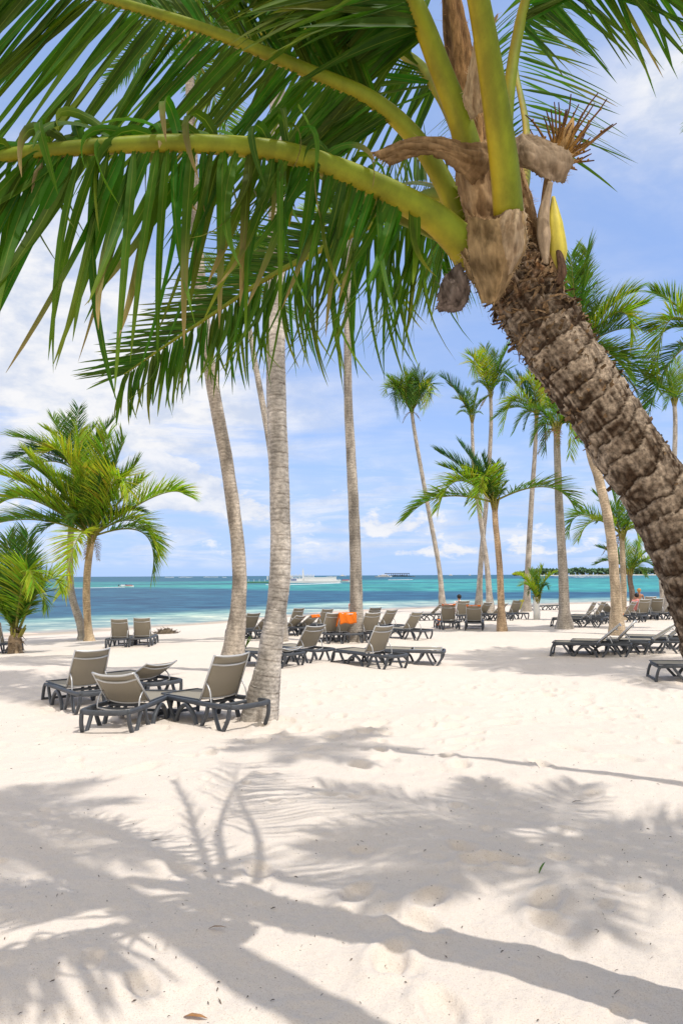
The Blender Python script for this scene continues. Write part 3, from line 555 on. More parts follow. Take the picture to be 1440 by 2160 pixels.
def petiole(pts, w, flat, up, cols, name='leaf_stalk', parent=None, n=40):
    path = smooth_path([loc(W(*c)) for c in pts], n); mb = MB()
    mb.tube(path, lerp_list(w, n), 14, flat=flat, up=up, cols=cols); return path, mb
def near_frond(pts, w, sides, rnd_seed, flat=.6, up=None, t0=.3, tone=((.048, .125, .007), (.24, .27, .03)), label=None):
    rnd = random.Random(rnd_seed)
    def cols(t, q):
        s = math.cos(q*1+.8); g = np.array([.15, .20, .012]); y = np.array([.44, .28, .014]); k = .5+.5*s; c = g*(1-k)+y*k
        c = c*(1-.10*math.sin(q*5+t*7)-.10*math.sin(q*13+t*2)); return (*c, .0)
    path, mb = petiole(pts, w, flat, up, cols)
    st = mb.build('frond', M['rachis'], MP)
    lf = MB()
    for sd_ in sides:
        vec, L, g, tf, n, ww = sd_[:6]; kw = sd_[6] if len(sd_) > 6 else {}
        leaflets(lf, path, kw.pop('t0', t0), vec, L, g, tf, n, ww, kw.pop('seg', 9), rnd, kw.pop('base', tone[0]), kw.pop('tip', tone[1]), kw.pop('prof', (.75, 1, .6)), kw.pop('jit', .10), True, **kw)
    lf.build('leaflets', M['leaf'], st)
    if label: st['label'] = label
    return st
# F1: long frond reaching left across the picture, its leaflets hanging
near_frond([(1000, 545, 2.92), (960, 500, 2.86), (900, 450, 2.80), (760, 378, 2.66), (600, 322, 2.5), (400, 303, 2.35), (200, 310, 2.2), (0, 330, 2.1), (-200, 370, 2.0)],
           [.085, .072, .062, .050, .040, .032, .026, .020, .014],
           [((-.10, -.05, -1), 1.0, .20, (-.08, .85), 64, .043, dict(t0=.27, dead=.2, prof=(.50, .72, 1.1), curl=.35, jit=.13)),
            ((0, .25, -1), .9, .28, (.0, .8), 26, .048, dict(t0=.30, dead=.15, prof=(.5, .75, 1.05), curl=.3, jit=.14)),
            ((0, .3, .9), .42, 4.6, (.15, .6), 80, .046, dict(t0=.34, dead=.5, curl=1.2, jit=.5, prof=(.6, 1, 1)))], 51, flat=.62, up=(0, .8, .6))
# F2: frond above it, running to the upper left corner
near_frond([(968, 470, 3.02), (935, 385, 3.0), (870, 285, 2.96), (780, 208, 2.9), (650, 150, 2.84), (440, 65, 2.75), (260, 8, 2.66), (100, -40, 2.6), (-80, -95, 2.5)],
           [.050, .046, .042, .036, .030, .024, .020, .016, .010],
           [((-.22, .12, -1), .92, .18, (.30, .48), 96, .040, dict(t0=.30, prof=(.85, 1, .9), jit=.06)),
            ((.1, .35, 1), .78, -.2, (.55, .65), 76, .044, dict(t0=.36, prof=(.7, 1, .9), jit=.06))], 52, up=(0, .8, .6))
# F3: thick stalk rising to the top, then arching left above the frame
near_frond([(1005, 400, 2.95), (975, 270, 2.88), (930, 150, 2.82), (888, 40, 2.76), (845, -50, 2.72), (785, -130, 2.72), (710, -190, 2.72), (620, -235, 2.72)],
           [.070, .056, .050, .045, .034, .026, .020, .012],
           [((-.45, -.05, -.9), .80, .30, (.15, .45), 92, .046, dict(t0=.40, prof=(.8, 1, .8), jit=.16)),
            ((-.1, .5, -.6), .75, .40, (.05, .35), 80, .044, dict(t0=.38, prof=(.8, 1, .8), jit=.16))], 53, up=(0, .9, .4))
# F3b: frond behind, filling the top centre
near_frond([(985, 320, 3.15), (930, 200, 3.35), (860, 120, 3.6), (740, 70, 3.9), (600, 60, 4.2), (480, 90, 4.5)], [.04, .035, .03, .024, .018, .01],
           [((0, 0, -1), .85, .35, (.1, .5), 64, .042, dict(t0=.22, prof=(.7, 1, .8))), ((-.3, .4, .7), .8, .3, (.4, .6), 58, .042, dict(t0=.22, prof=(.7, 1, .8)))], 54, up=(0, .8, .6))
# F4: the nearest, thickest stalk, rising straight out of the frame
near_frond([(1072, 450, 2.78), (1062, 340, 2.70), (1045, 220, 2.62), (1025, 90, 2.54), (1000, -40, 2.45), (960, -200, 2.3), (900, -420, 2.1), (840, -700, 1.9)],
           [.066, .062, .056, .050, .044, .036, .026, .014],
           [((-.9, 0, -.3), .7, .5, (.3, .6), 40, .045, dict(t0=.62)), ((.9, 0, -.3), .7, .5, (.3, .6), 40, .045, dict(t0=.62))], 55, flat=.55, up=(0, 1, .1))
near_frond([(1065, 330, 3.12), (1072, 200, 3.12), (1092, 70, 3.12), (1120, -20, 3.1), (1200, -90, 3.08), (1340, -130, 3.0), (1500, -140, 2.95), (1700, -120, 2.9)],
           [.034, .030, .027, .024, .020, .017, .013, .008],
           [((.6, -.1, -.8), .80, -.08, (.45, .6), 50, .036, dict(t0=.30, dead=.12, prof=(.9, 1, .7))), ((.3, .6, -.6), .75, .15, (.3, .6), 44, .036, dict(t0=.30, dead=.1, prof=(.9, 1, .7)))], 56, up=(0, .9, .3))
near_frond([(1088, 450, 3.2), (1108, 370, 3.45), (1108, 260, 3.9), (1088, 150, 4.4), (1085, 60, 4.9), (1110, -20, 5.4)], [.040, .036, .028, .02, .014, .008],
           [((.9, .1, -.2), .85, .35, (.1, .3), 34, .030, dict(t0=.35, dead=.1)), ((-.6, .3, -.5), .8, .4, (.2, .4), 30, .03, dict(t0=.35))], 57, up=(0, .6, .6))
# F7: frond behind, falling away down to the left with thin leaflets
near_frond([(1000, 440, 3.15), (930, 410, 3.3), (860, 430, 3.5), (773, 478, 3.75), (660, 535, 4.0), (555, 592, 4.2), (460, 655, 4.35), (360, 722, 4.5), (262, 790, 4.6)],
           [.045, .038, .030, .024, .020, .016, .012, .009, .005],
           [((.05, 0, -1), .86, .2, (.10, .70), 84, .036, dict(t0=.14, prof=(1, 1, .45), tip=(.30, .33, .05), curl=.35)),
            ((.0, .5, -.9), .78, .25, (.10, .70), 50, .032, dict(t0=.14, prof=(1, 1, .45), tip=(.30, .33, .05), curl=.35)),
            ((-.2, -.1, .7), .85, .12, (.80, .85), 84, .028, dict(t0=.26, prof=(.8, 1, .5), jit=.07)),
            ((-.3, .5, .6), .80, .10, (.85, .85), 60, .028, dict(t0=.26, prof=(.8, 1, .5), jit=.07, base=(.08, .13, .02)))], 58, up=(0, .8, .6))
# a frond far behind, hanging right of F7 under the crown
near_frond([(1010, 460, 3.25), (985, 420, 3.6), (960, 410, 4.1), (945, 440, 4.7), (935, 500, 5.2), (930, 570, 5.6)], [.04, .034, .026, .018, .012, .006],
           [((-.4, 0, -1), .8, .4, (.1, .5), 40, .04, dict(t0=.2)), ((.5, 0, -1), .75, .4, (.1, .5), 34, .036, dict(t0=.45, tip=(.35, .4, .06)))], 59, up=(0, .6, .6))
near_frond([(985, 440, 3.2), (935, 402, 3.7), (880, 386, 4.4), (815, 392, 5.2)], [.03, .026, .018, .006],
           [((0, .3, .8), .5, .2, (.7, .8), 24, .03), ((0, -.3, -.9), .5, .3, (.6, .8), 24, .03)], 60, up=(0, .6, .6), tone=((.07, .13, .02), (.30, .30, .04)))
# crown core: fibre column and bound cloth-like sheaths
def blobtube(name, pts, rad, mat_, c0, c1, seed=0, amp=.12, n=60, ns=40, ripple=0):
    path = smooth_path([loc(W(*c)) for c in pts], n); rr = lerp_list(rad, n); vs, cs = [], []; pa = Vector((1, 0, 0))
    for i, p in enumerate(path):
        t = (path[min(i+1, n)]-path[max(i-1, 0)]).normalized(); a = (pa-t*pa.dot(t)).normalized(); pa = a; b = t.cross(a)
        for j in range(ns):
            q = 2*math.pi*j/ns; z = mnoise.fractal(Vector((math.cos(q)*1.8+seed, math.sin(q)*1.8, i/n*5)), .9, 2, 4)
            r = rr[i]*(1+amp*z+ripple*math.sin(i*1.9)*.02); vs.append(p+a*math.cos(q)*r+b*math.sin(q)*r)
            k = max(0, min(1, .5+z*.9)); cs.append(tuple(c0[m_]*(1-k)+c1[m_]*k for m_ in range(3))+(1,))
    fs = [(i*ns+j, i*ns+(j+1) % ns, (i+1)*ns+(j+1) % ns, (i+1)*ns+j) for i in range(n) for j in range(ns)]
    mb = MB(); mb.add(vs, fs, cs); rnd = random.Random(seed)
    for k in range(260):                # loose hairs
        i = rnd.randrange(2, n-2); q = rnd.uniform(0, 6.28); t = (path[i+1]-path[i]).normalized(); a = t.orthogonal().normalized(); b = t.cross(a); o_ = a*math.cos(q)+b*math.sin(q)
        s = path[i]+o_*rr[i]; d = (o_*rnd.uniform(.1, .8)+t*rnd.uniform(-1, 1)+a*rnd.uniform(-.6, .6)).normalized(); ln = rnd.uniform(.02, .07); w_ = d.cross(o_).normalized()*.0012; c = (*[x*1.3 for x in c1], 1)
        mb.add([s-w_, s+w_, s+d*ln+o_*.004], [(0, 1, 2)], [c]*3)
    return mb.build(name, mat_, MP)
blobtube('fibre_sheath', [(1080, 600, 3.0), (1035, 500, 3.03), (1005, 410, 3.05), (995, 330, 3.06), (985, 240, 3.05), (972, 130, 3.03), (955, 20, 3.0), (945, -60, 2.98)], [.135, .125, .10, .082, .078, .070, .05, .03], M['fibre'], (.12, .065, .03), (.42, .25, .11), 2, .2)
blobtube('fibre_sheath', [(1150, 600, 3.02), (1125, 540, 3.04), (1112, 480, 3.06), (1100, 420, 3.1), (1085, 350, 3.12)], [.075, .065, .05, .045, .03], M['fibre'], (.16, .09, .045), (.48, .32, .17), 7, .15)
def flap(name, rows, c0, c1, mat_='cloth', thick=.004, seed=0, wr=.012, label=None):
    """cloth-like sheath scrap through rows of photo points (px,py,d)"""
    nu, nv = 34, 34; R_ = [smooth_path([loc(W(*c)) for c in r], nu) for r in rows]; grid = []
    for i in range(nu+1): grid.append(smooth_path([r[i] for r in R_], nv))
    vs, cs = [], []
    for i in range(nu+1):
        for j in range(nv+1):
            p = grid[i][j]; z = mnoise.fractal(Vector((i*.13+seed, j*.13, seed)), .8, 2, 4)
            e = min(i, nu-i, j, nv-j); rg = .010*mnoise.noise(Vector((i*.9+seed*3, j*.9, 4))) if e == 0 else 0
            st = .32*mnoise.noise(Vector((i*1.7+seed, j*.16, 2)))+.15*mnoise.noise(Vector((i*.2, j*2.1+seed, 7)))
            vs.append(p+Vector((0, -1, .2))*(z*wr+st*.004)+Vector((rg, 0, rg*.8))); k = max(0, min(1, .5+z*.7+st*1.3)); cs.append(tuple(c0[m_]*(1-k)+c1[m_]*k for m_ in range(3))+(1,))
    n = nv+1; fs = [(i*n+j, i*n+j+1, (i+1)*n+j+1, (i+1)*n+j) for i in range(nu) for j in range(nv)]
    mb = MB(); mb.add(vs, fs, cs); o = mb.build(name, M[mat_], MP)
    fb = MB(); rnd = random.Random(seed)
    for q in range(90):
        i, j = rnd.choice([(rnd.randrange(n-1), 0), (rnd.randrange(n-1), nv), (0, rnd.randrange(n-1)), (nu, rnd.randrange(n-1))]); p = vs[i*n+j]; cen = vs[(nu//2)*n+nv//2]
        d = ((p-cen).normalized()*.6+Vector((rnd.uniform(-1, 1), rnd.uniform(-.5, .5), rnd.uniform(-1, 1)))).normalized(); w_ = d.cross(Vector((0, 1, 0))).normalized()*.0011; ln = rnd.uniform(.008, .035)
        fb.add([p-w_, p+w_, p+d*ln], [(0, 1, 2)], [(*[x*1.1 for x in c1], 1)]*3)
    tag(fb.build('fringe', M[mat_], o), kind='stuff')
    sm = o.modifiers.new('t', 'SOLIDIFY'); sm.thickness = thick
    if label: o['label'] = label
    return o
TAN0, TAN1 = (.13, .085, .04), (.36, .25, .13)
flap('sheath', [[(985, 455, 2.80), (1040, 462, 2.72), (1100, 440, 2.78)], [(985, 520, 2.80), (1050, 520, 2.66), (1112, 510, 2.76)], [(995, 580, 2.82), (1050, 585, 2.68), (1085, 575, 2.76)], [(1015, 640, 2.84), (1040, 640, 2.76), (1058, 625, 2.80)]], TAN0, TAN1, seed=1, wr=.012)
flap('sheath', [[(1075, 415, 2.82), (1092, 432, 2.78), (1104, 420, 2.84)], [(1048, 470, 2.72), (1085, 475, 2.66), (1108, 468, 2.80)], [(1030, 530, 2.70), (1080, 535, 2.66), (1112, 520, 2.80)], [(1045, 575, 2.76), (1070, 582, 2.72), (1092, 560, 2.80)]], (.19, .125, .07), (.37, .28, .18), seed=2)
flap('sheath', [[(960, 470, 2.93), (990, 520, 2.86), (1000, 560, 2.86)], [(975, 545, 2.84), (990, 560, 2.82), (1000, 590, 2.84)], [(985, 590, 2.88), (1000, 600, 2.86), (1018, 625, 2.86)]], TAN0, TAN1, seed=3)
flap('sheath', [[(970, 555, 2.90), (940, 580, 2.88), (925, 610, 2.86)], [(985, 590, 2.86), (955, 615, 2.84), (922, 640, 2.84)], [(990, 612, 2.88), (970, 640, 2.86), (920, 652, 2.86)], [(985, 635, 2.9), (968, 655, 2.9), (935, 657, 2.9)]], (.055, .042, .036), (.20, .16, .14), seed=4)
# twisted band sticking out left
flap('sheath', [[(778, 322, 2.84), (850, 295, 2.80), (920, 288, 2.74), (985, 300, 2.76), (1040, 300, 2.84)], [(800, 335, 2.82), (855, 312, 2.78), (915, 312, 2.70), (985, 330, 2.72), (1035, 345, 2.82)], [(822, 350, 2.86), (860, 335, 2.82), (910, 325, 2.76), (965, 360, 2.76), (1005, 400, 2.86)]], (.12, .07, .03), (.32, .21, .11), seed=5, wr=.012, label='twisted band of brown sheath reaching out left')
flap('sheath', [[(990, 290, 2.92), (1020, 300, 2.88), (1050, 300, 2.9)], [(960, 350, 2.9), (1005, 350, 2.84), (1050, 360, 2.88)], [(970, 420, 2.9), (1010, 430, 2.84), (1060, 440, 2.88)], [(985, 470, 2.88), (1015, 475, 2.82), (1055, 470, 2.86)]], (.20, .12, .06), (.42, .28, .15), seed=6, wr=.02)
# right-hand flap
flap('sheath', [[(1072, 300, 2.84), (1095, 285, 2.82), (1120, 282, 2.86)], [(1078, 340, 2.80), (1110, 310, 2.76), (1160, 298, 2.84)], [(1085, 352, 2.82), (1130, 345, 2.76), (1208, 330, 2.84)], [(1100, 348, 2.86), (1145, 375, 2.80), (1190, 385, 2.86)]], (.15, .105, .065), (.33, .25, .17), seed=7, wr=.01, label='stiff grey-brown sheath flap at the right of the crown')
flap('sheath', [[(1050, 30, 2.70), (1010, 60, 2.74), (985, 160, 2.80)], [(1030, 120, 2.72), (1005, 160, 2.74), (975, 220, 2.84)], [(1030, 220, 2.80), (1010, 240, 2.80), (985, 260, 2.88)]], (.30, .20, .11), (.50, .38, .24), seed=8, wr=.02)
# unopened pointed leaf sheath below F1
def lance(pts, rad, c, name, mat_='rachis', flat=.3, up=(0, 1, 0), label=None, stripes=14):
    path = smooth_path([loc(W(*p)) for p in pts], 40); mb = MB()
    mb.tube(path, lerp_list(rad, 40), 20, flat=flat, up=up, cols=lambda t, q: (*[x*(1+.16*math.sin(q*stripes)) for x in c], 0)); o = mb.build(name, M[mat_], MP)
    if label: o['label'] = label
lance([(648, 362, 2.78), (740, 395, 2.82), (830, 440, 2.86), (900, 478, 2.9), (985, 525, 2.95)], [.003, .040, .055, .045, .03], (.17, .19, .03), 'unopened_leaf', flat=.25, up=(0, 1, 0))
lance([(1172, 590, 2.95), (1176, 530, 2.95), (1170, 470, 2.95), (1166, 415, 2.96)], [.018, .042, .034, .008], (.60, .52, .08), 'flower_spathe', flat=.7)
lance([(1150, 560, 2.92), (1146, 500, 2.92), (1146, 450, 2.93), (1160, 385, 2.95)], [.012, .032, .026, .012], (.38, .29, .20), 'flower_spathe', 'cloth', .6)
lance([(1172, 600, 2.9), (1184, 575, 2.9), (1180, 540, 2.92), (1168, 510, 2.94)], [.02, .022, .016, .002], (.10, .06, .04), 'flower_spathe', 'fibre', .5)
lance([(1160, 600, 2.96), (1150, 520, 2.98), (1148, 440, 2.98), (1158, 360, 2.98), (1175, 310, 2.98)], [.05, .035, .02, .017, .015], (.30, .19, .10), 'flower_stem', 'fibre', .9)
def twigs():
    rnd = random.Random(9); mb = MB(); P0 = loc(W(1170, 345, 2.97))
    for k in range(40):
        a = R(rnd.uniform(0, 100)) if k > 7 else R(rnd.uniform(84, 112)); ln = rnd.uniform(.13, .32); yy = rnd.uniform(-.35, .35)
        d = Vector((math.cos(a), yy, math.sin(a))).normalized(); s = P0+d*.02; q = s; pts = [q]
        for j in range(5):
            d = (d+Vector((rnd.uniform(-.2, .2), rnd.uniform(-.2, .2), rnd.uniform(-.12, .24)))).normalized(); q = q+d*ln/5; pts.append(q)
        mb.tube(pts, lerp_list([.0095, .0065, .0048, .0026], 5), 5, cols=lambda t, q: (.42*(1-t)+.07*t, .23*(1-t)+.035*t, .06*(1-t)+.03*t, 1))
        for j in range(1, 5):
            if rnd.random() < .6: c_ = pts[j]+Vector((rnd.uniform(-.006, .006), 0, .004)); mb.tube([c_, c_+Vector((.004, 0, .008))], [.006, .002], 5, cols=lambda t, q: (.45, .25, .06, 1))
    mb.tube([P0, P0+Vector((.05, 0, .10)), P0+Vector((.09, .0, .22))], [.035, .045, .006], 8, cols=lambda t, q: (.36, .22, .09, 1))
    mb.build('dry_flower_twigs', M['fibre'], MP)['label'] = 'spray of dry orange-brown flower twigs'
twigs()

# ---------------------------------------------------------------- sun loungers
HY = 1.12                                # hinge distance from the foot end
def arc_pts(pts, n=10): return smooth_path(pts, n)
def bar(mb, pts, w, h, n=12):            # rounded rectangular bar along a path in the lounger's side plane
    path = smooth_path(pts, n); m = len(path); vs = []
    for i, p in enumerate(path):
        t = (path[min(i+1, m-1)]-path[max(i-1, 0)]).normalized(); sx = Vector((1, 0, 0))
        if abs(t.x) > .7: sx = Vector((0, 1, 0))
        b = t.cross(sx).normalized(); sx = b.cross(t).normalized()
        c = .25
        for a_, b_ in ((-1, -1+c), (-1+c, -1), (1-c, -1), (1, -1+c), (1, 1-c), (1-c, 1), (-1+c, 1), (-1, 1-c)): vs.append(p+sx*w*a_+b*h*b_)
    fs = [(i*8+k, i*8+(k+1) % 8, (i+1)*8+(k+1) % 8, (i+1)*8+k) for i in range(m-1) for k in range(8)]+[tuple(range(8))[::-1], tuple(range((m-1)*8, m*8))]
    mb.add(vs, fs)
def Y(y): return y-HY
def make_lounger(ang):
    root = empty('sun_lounger'); a = R(ang)
    f = MB()
    for s in (-1, 1): bar(f, [(s*.325, Y(.02), .300), (s*.34, Y(.3), .318), (s*.34, Y(1.1), .318), (s*.34, Y(1.7), .322), (s*.31, Y(1.90), .318)], .024, .030, 16)
    bar(f, [(-.31, Y(1.88), .320), (-.15, Y(1.915), .312), (.15, Y(1.915), .312), (.31, Y(1.88), .320)], .026, .032, 12)
    bar(f, [(-.32, Y(.03), .300), (0, Y(.02), .300), (.32, Y(.03), .300)], .022, .026, 6)
    for yy in (.55, 1.02, 1.42): bar(f, [(-.32, Y(yy), .292), (0, Y(yy), .286), (.32, Y(yy), .292)], .03, .02, 6)
    f.build('frame', M['resin'], root)
    g = MB(); bar(g, [(-.33, Y(-.045), .045), (0, Y(-.045), .045), (.33, Y(-.045), .045)], .016, .022, 6); g.build('stretcher', M['resin'], root)
    for s in (-1, 1):
        l = MB(); bar(l, [(s*.335, Y(.10), .315), (s*.338, Y(.03), .285), (s*.342, Y(-.02), .17), (s*.345, Y(-.055), .0)], .024, .024); l.build('leg', M['resin'], root)
        l = MB(); bar(l, [(s*.345, Y(.28), .30), (s*.35, Y(.36), .18), (s*.35, Y(.47), .05), (s*.35, Y(.53), -.01)], .022, .026); l.build('leg', M['resin'], root)
        l = MB(); bar(l, [(s*.35, Y(.53), -.01), (s*.352, Y(.62), .16), (s*.354, Y(.82), .265), (s*.352, Y(1.02), .16), (s*.35, Y(1.11), -.01)], .026, .027, 18); l.build('leg', M['resin'], root)
        l = MB(); bar(l, [(s*.345, Y(1.40), .30), (s*.35, Y(1.36), .18), (s*.35, Y(1.26), .05), (s*.35, Y(1.22), -.01)], .022, .026); l.build('leg', M['resin'], root)
        l = MB(); bar(l, [(s*.335, Y(1.52), .30), (s*.338, Y(1.58), .17), (s*.34, Y(1.68), .0)], .022, .024)
        bar(l, [(s*.315, Y(1.885), .30), (s*.325, Y(1.86), .16), (s*.34, Y(1.76), .0)], .022, .024); l.build('leg', M['resin'], root)
    def sheet(pts_l, wid, sag):
        mb = MB(); m = len(pts_l); nx = 10; vs = []
        for p in pts_l:
            for i in range(nx+1):
                u = i/nx*2-1; vs.append((u*wid, p[0], p[1]-(1-u*u)*sag*p[2]))
        fs = [(r*(nx+1)+i, r*(nx+1)+i+1, (r+1)*(nx+1)+i+1, (r+1)*(nx+1)+i) for r in range(m-1) for i in range(nx)]
        mb.add(vs, fs); return mb
    st = sheet([(Y(.01+1.08*k/8), .352, 1 if 0 < k < 8 else .4) for k in range(9)], .295, .022).build('seat', M['sling'], root)
    st.modifiers.new('t', 'SOLIDIFY').thickness = .006
    sf = MB(); sf.tube(smooth_path([(-.30, Y(1.10), .352), (-.305, Y(.5), .352), (-.305, Y(.05), .352), (-.25, Y(0), .352), (.25, Y(0), .352), (.305, Y(.05), .352), (.305, Y(.5), .352), (.30, Y(1.10), .352)], 24), .012, 8); sf.build('seat_frame', M['resin'], root)
    ca, sa = math.cos(a), math.sin(a)
    def bk(u, x, dn=0): return Vector((x, u*ca-dn*sa*-1, .355+u*sa-dn*ca))     # u along the back, dn behind it
    bkm = MB(); nx = 10; m = 12; vs = []
    for k in range(m+1):
        for i in range(nx+1):
            u = i/nx*2-1; q = .70*k/m; vs.append(bk(.01+q, u*(.290-.012*k/m), (1-u*u)*.045*(math.sin(math.pi*min(1, k/m*.75+.25))*.5+.5)))
    bkm.add(vs, [(r*(nx+1)+i, r*(nx+1)+i+1, (r+1)*(nx+1)+i+1, (r+1)*(nx+1)+i) for r in range(m) for i in range(nx)])
    bo = bkm.build('backrest', M['sling'], root); bo.modifiers.new('t', 'SOLIDIFY').thickness = .006
    fr = MB()
    for s in (-1, 1): fr.tube([bk(-.02, s*.30), bk(.35, s*.297), bk(.72, s*.286)], .0135, 8)
    for u, sg in ((.712, .050), (.575, .062), (.03, .05)): fr.tube(smooth_path([bk(u, -.288, 0), bk(u, -.15, sg*.8), bk(u, 0, sg), bk(u, .15, sg*.8), bk(u, .288, 0)], 14), .0145 if u > .1 else .011, 8)
    fr.build('back_frame', M['tube'], root)
    for s in (-1, 1):
        top = bk(.28, s*.285, .012); yb = min(.72, top.y+.10+.05*ca); sm = MB(); sm.tube(smooth_path([top, (top+Vector((s*.29, yb, .33)))/2+Vector((0, .03, .015)), (s*.29, yb, .325), (s*.26, yb, .305)], 14), .011, 8); sm.build('strut', M['tube'], root)
    wb = MB(); yb = min(.72, bk(.28, 0).y+.10+.05*ca); wb.tube(smooth_path([(-.27, yb, .305), (-.1, yb+.03, .285), (.1, yb+.03, .285), (.27, yb, .305)], 10), .011, 8); wb.build('crossbar', M['tube'], root)
    return root
PROTO = {}
def copy_tree(o, parent=None):
    c = o.copy(); COL.objects.link(c); c.parent = parent
    for ch in [x for x in o.children]: copy_tree(ch, c)
    return c
G1, G2, G3 = 'loungers in the near left group', 'loungers in the middle rows', 'loungers in the right-hand group'
LG = [
 ((178, 1490), -50, 60, 'upright sun lounger at the far left of the near group, curved shadow on its back', G1),
 ((270, 1531), -95, 38, 'half-reclined sun lounger nearest the camera at left, back to the camera', G1),
 ((462, 1522), -47, 60, 'upright sun lounger beside the thick pale palm trunk', G1),
 ((303, 1468), -48, 25, 'low-backed sun lounger standing behind the nearest left lounger', G1),
 ((254, 1364), -84, 66, 'left one of two lone sun loungers near the water at left', 'pair of loungers near the water'),
 ((301, 1362), -86, 68, 'right one of two lone sun loungers near the water at left', 'pair of loungers near the water'),
 ((790, 1406), -52, 60, 'large upright sun lounger in the middle of the beach', G2),
 ((868, 1398), -14, 2, 'flat-lying sun lounger right behind the large middle lounger', G2),
 ((645, 1393), -50, 50, 'sun lounger just right of the thick pale trunk, back half raised', G2),
 ((574, 1403), -42, 8, 'sun lounger mostly hidden behind the thick pale trunk', G2),
 ((697, 1354), -64, 60, 'upright sun lounger left of the big orange towel', G2),
 ((728, 1354), -68, 58, 'sun lounger carrying the big orange towel', G2),
 ((622, 1331), -46, 62, 'upright sun lounger farthest back right of the thick trunk', G2),
 ((614, 1340), -42, 35, 'reclined sun lounger just right of the thick trunk in the back row', G2),
 ((642, 1338), -40, 32, 'reclined sun lounger under the small orange towel', G2),
 ((680, 1332), -52, 55, 'sun lounger in the back row, behind the one left of the big orange towel', G2),
 ((524, 1343), -50, 52, 'left sun lounger seen between the two pale trunks', G2),
 ((550, 1347), -50, 34, 'right sun lounger seen between the two pale trunks', G2),
 ((783, 1330), -56, 60, 'upright sun lounger at the back right of the slender palm', G2),
 ((776, 1352), -62, 58, 'sun lounger directly right of the slender palm foot', G2),
 ((812, 1335), -50, 52, 'sun lounger behind the large middle one, second from right in the row', G2),
 ((862, 1347), -46, 54, 'sun lounger standing alone right of the large middle one', G2),
 ((912, 1308), -30, 42, 'low sun lounger behind the leaning small-crowned palm', G3),
 ((944, 1326), -86, 70, 'upright sun lounger with an orange towel cap, left one of two', G3),
 ((974, 1311), -76, 66, 'upright sun lounger behind the two with orange towel caps', G3),
 ((1000, 1327), -104, 62, 'upright sun lounger with an orange towel cap, right one of two', G3),
 ((1016, 1308), -56, 48, 'sun lounger at the foot of the crossing palm trunks', G3),
 ((1047, 1309), -50, 44, 'sun lounger behind the short sturdy palm trunk', G3),
 ((1083, 1306), -66, 60, 'upright sun lounger with a yellow towel, right of the short sturdy palm', G3),
 ((1146, 1287), 186, 4, 'tiny flat sun lounger near the water beside the white post', G3),
 ((1225, 1322), -26, 36, 'sun lounger running behind the bare-trunked palm foot', G3),
 ((1238, 1316), -40, 60, 'upright sun lounger behind the one at the bare-trunked palm', G3),
 ((1258, 1313), -44, 58, 'third lounger back, right of the bare-trunked palm', G3),
 ((1286, 1306), -150, 40, 'sun lounger half hidden behind the big ringed trunk', G3),
 ((1322, 1312), -48, 56, 'sun lounger immediately right of the big ringed trunk', G3),
 ((1354, 1308), -78, 66, 'upright sun lounger left of centre in the far right cluster', G3),
 ((1382, 1305), -88, 66, 'upright sun lounger seen squarely from behind in the far right cluster', G3),
 ((1404, 1307), -48, 58, 'rightmost sun lounger of the far right cluster', G3),
 ((1369, 1296), -95, 62, 'sun lounger at the back of the far right cluster', G3),
 ((1262, 1382), -22, 40, 'long sun lounger in front of the big ringed trunk, foot end to the left', G3),
 ((1300, 1378), -24, 46, 'sun lounger tucked behind the long one in front of the ringed trunk', G3),
 ((1376, 1376), -20, 34, 'low-backed sun lounger left of the leaning trunk foot', G3),
 ((1412, 1368), -22, 40, 'sun lounger partly hidden by the leaning trunk', G3),
 ((1505, 1434), -12, 40, 'sun lounger cut off by the right edge of the photo', G3),
 ((-10, 1378), -92, 66, 'sun lounger at the left edge under an orange towel', G2)]
LO = []
LSC = 1.0
for (pp, hd, ang, lab, grp) in LG:
    if ang not in PROTO: o = PROTO[ang] = make_lounger(ang)
    else: o = copy_tree(PROTO[ang])
    p = G(*pp); o.location = p
    h = Vector((math.cos(R(hd)), math.sin(R(hd)), 0)); f_ = p-h*1.0; b_ = p+h*.7; sx = Vector((-h.y, h.x, 0))
    pitch = math.atan2(gz(b_.x, b_.y)-gz(f_.x, f_.y), 1.7); roll = math.atan2(gz(*(p+sx*.35)[:2])-gz(*(p-sx*.35)[:2]), .7)
    o.rotation_euler = (pitch*1.0, 0, R(hd+rng.uniform(-2, 2))-math.pi/2); tag(o, lab, 'sun lounger', grp); LO.append((o, ang))
    o.location.z = (gz(f_.x, f_.y)+gz(b_.x, b_.y))/2*.6+p.z*.4-.012

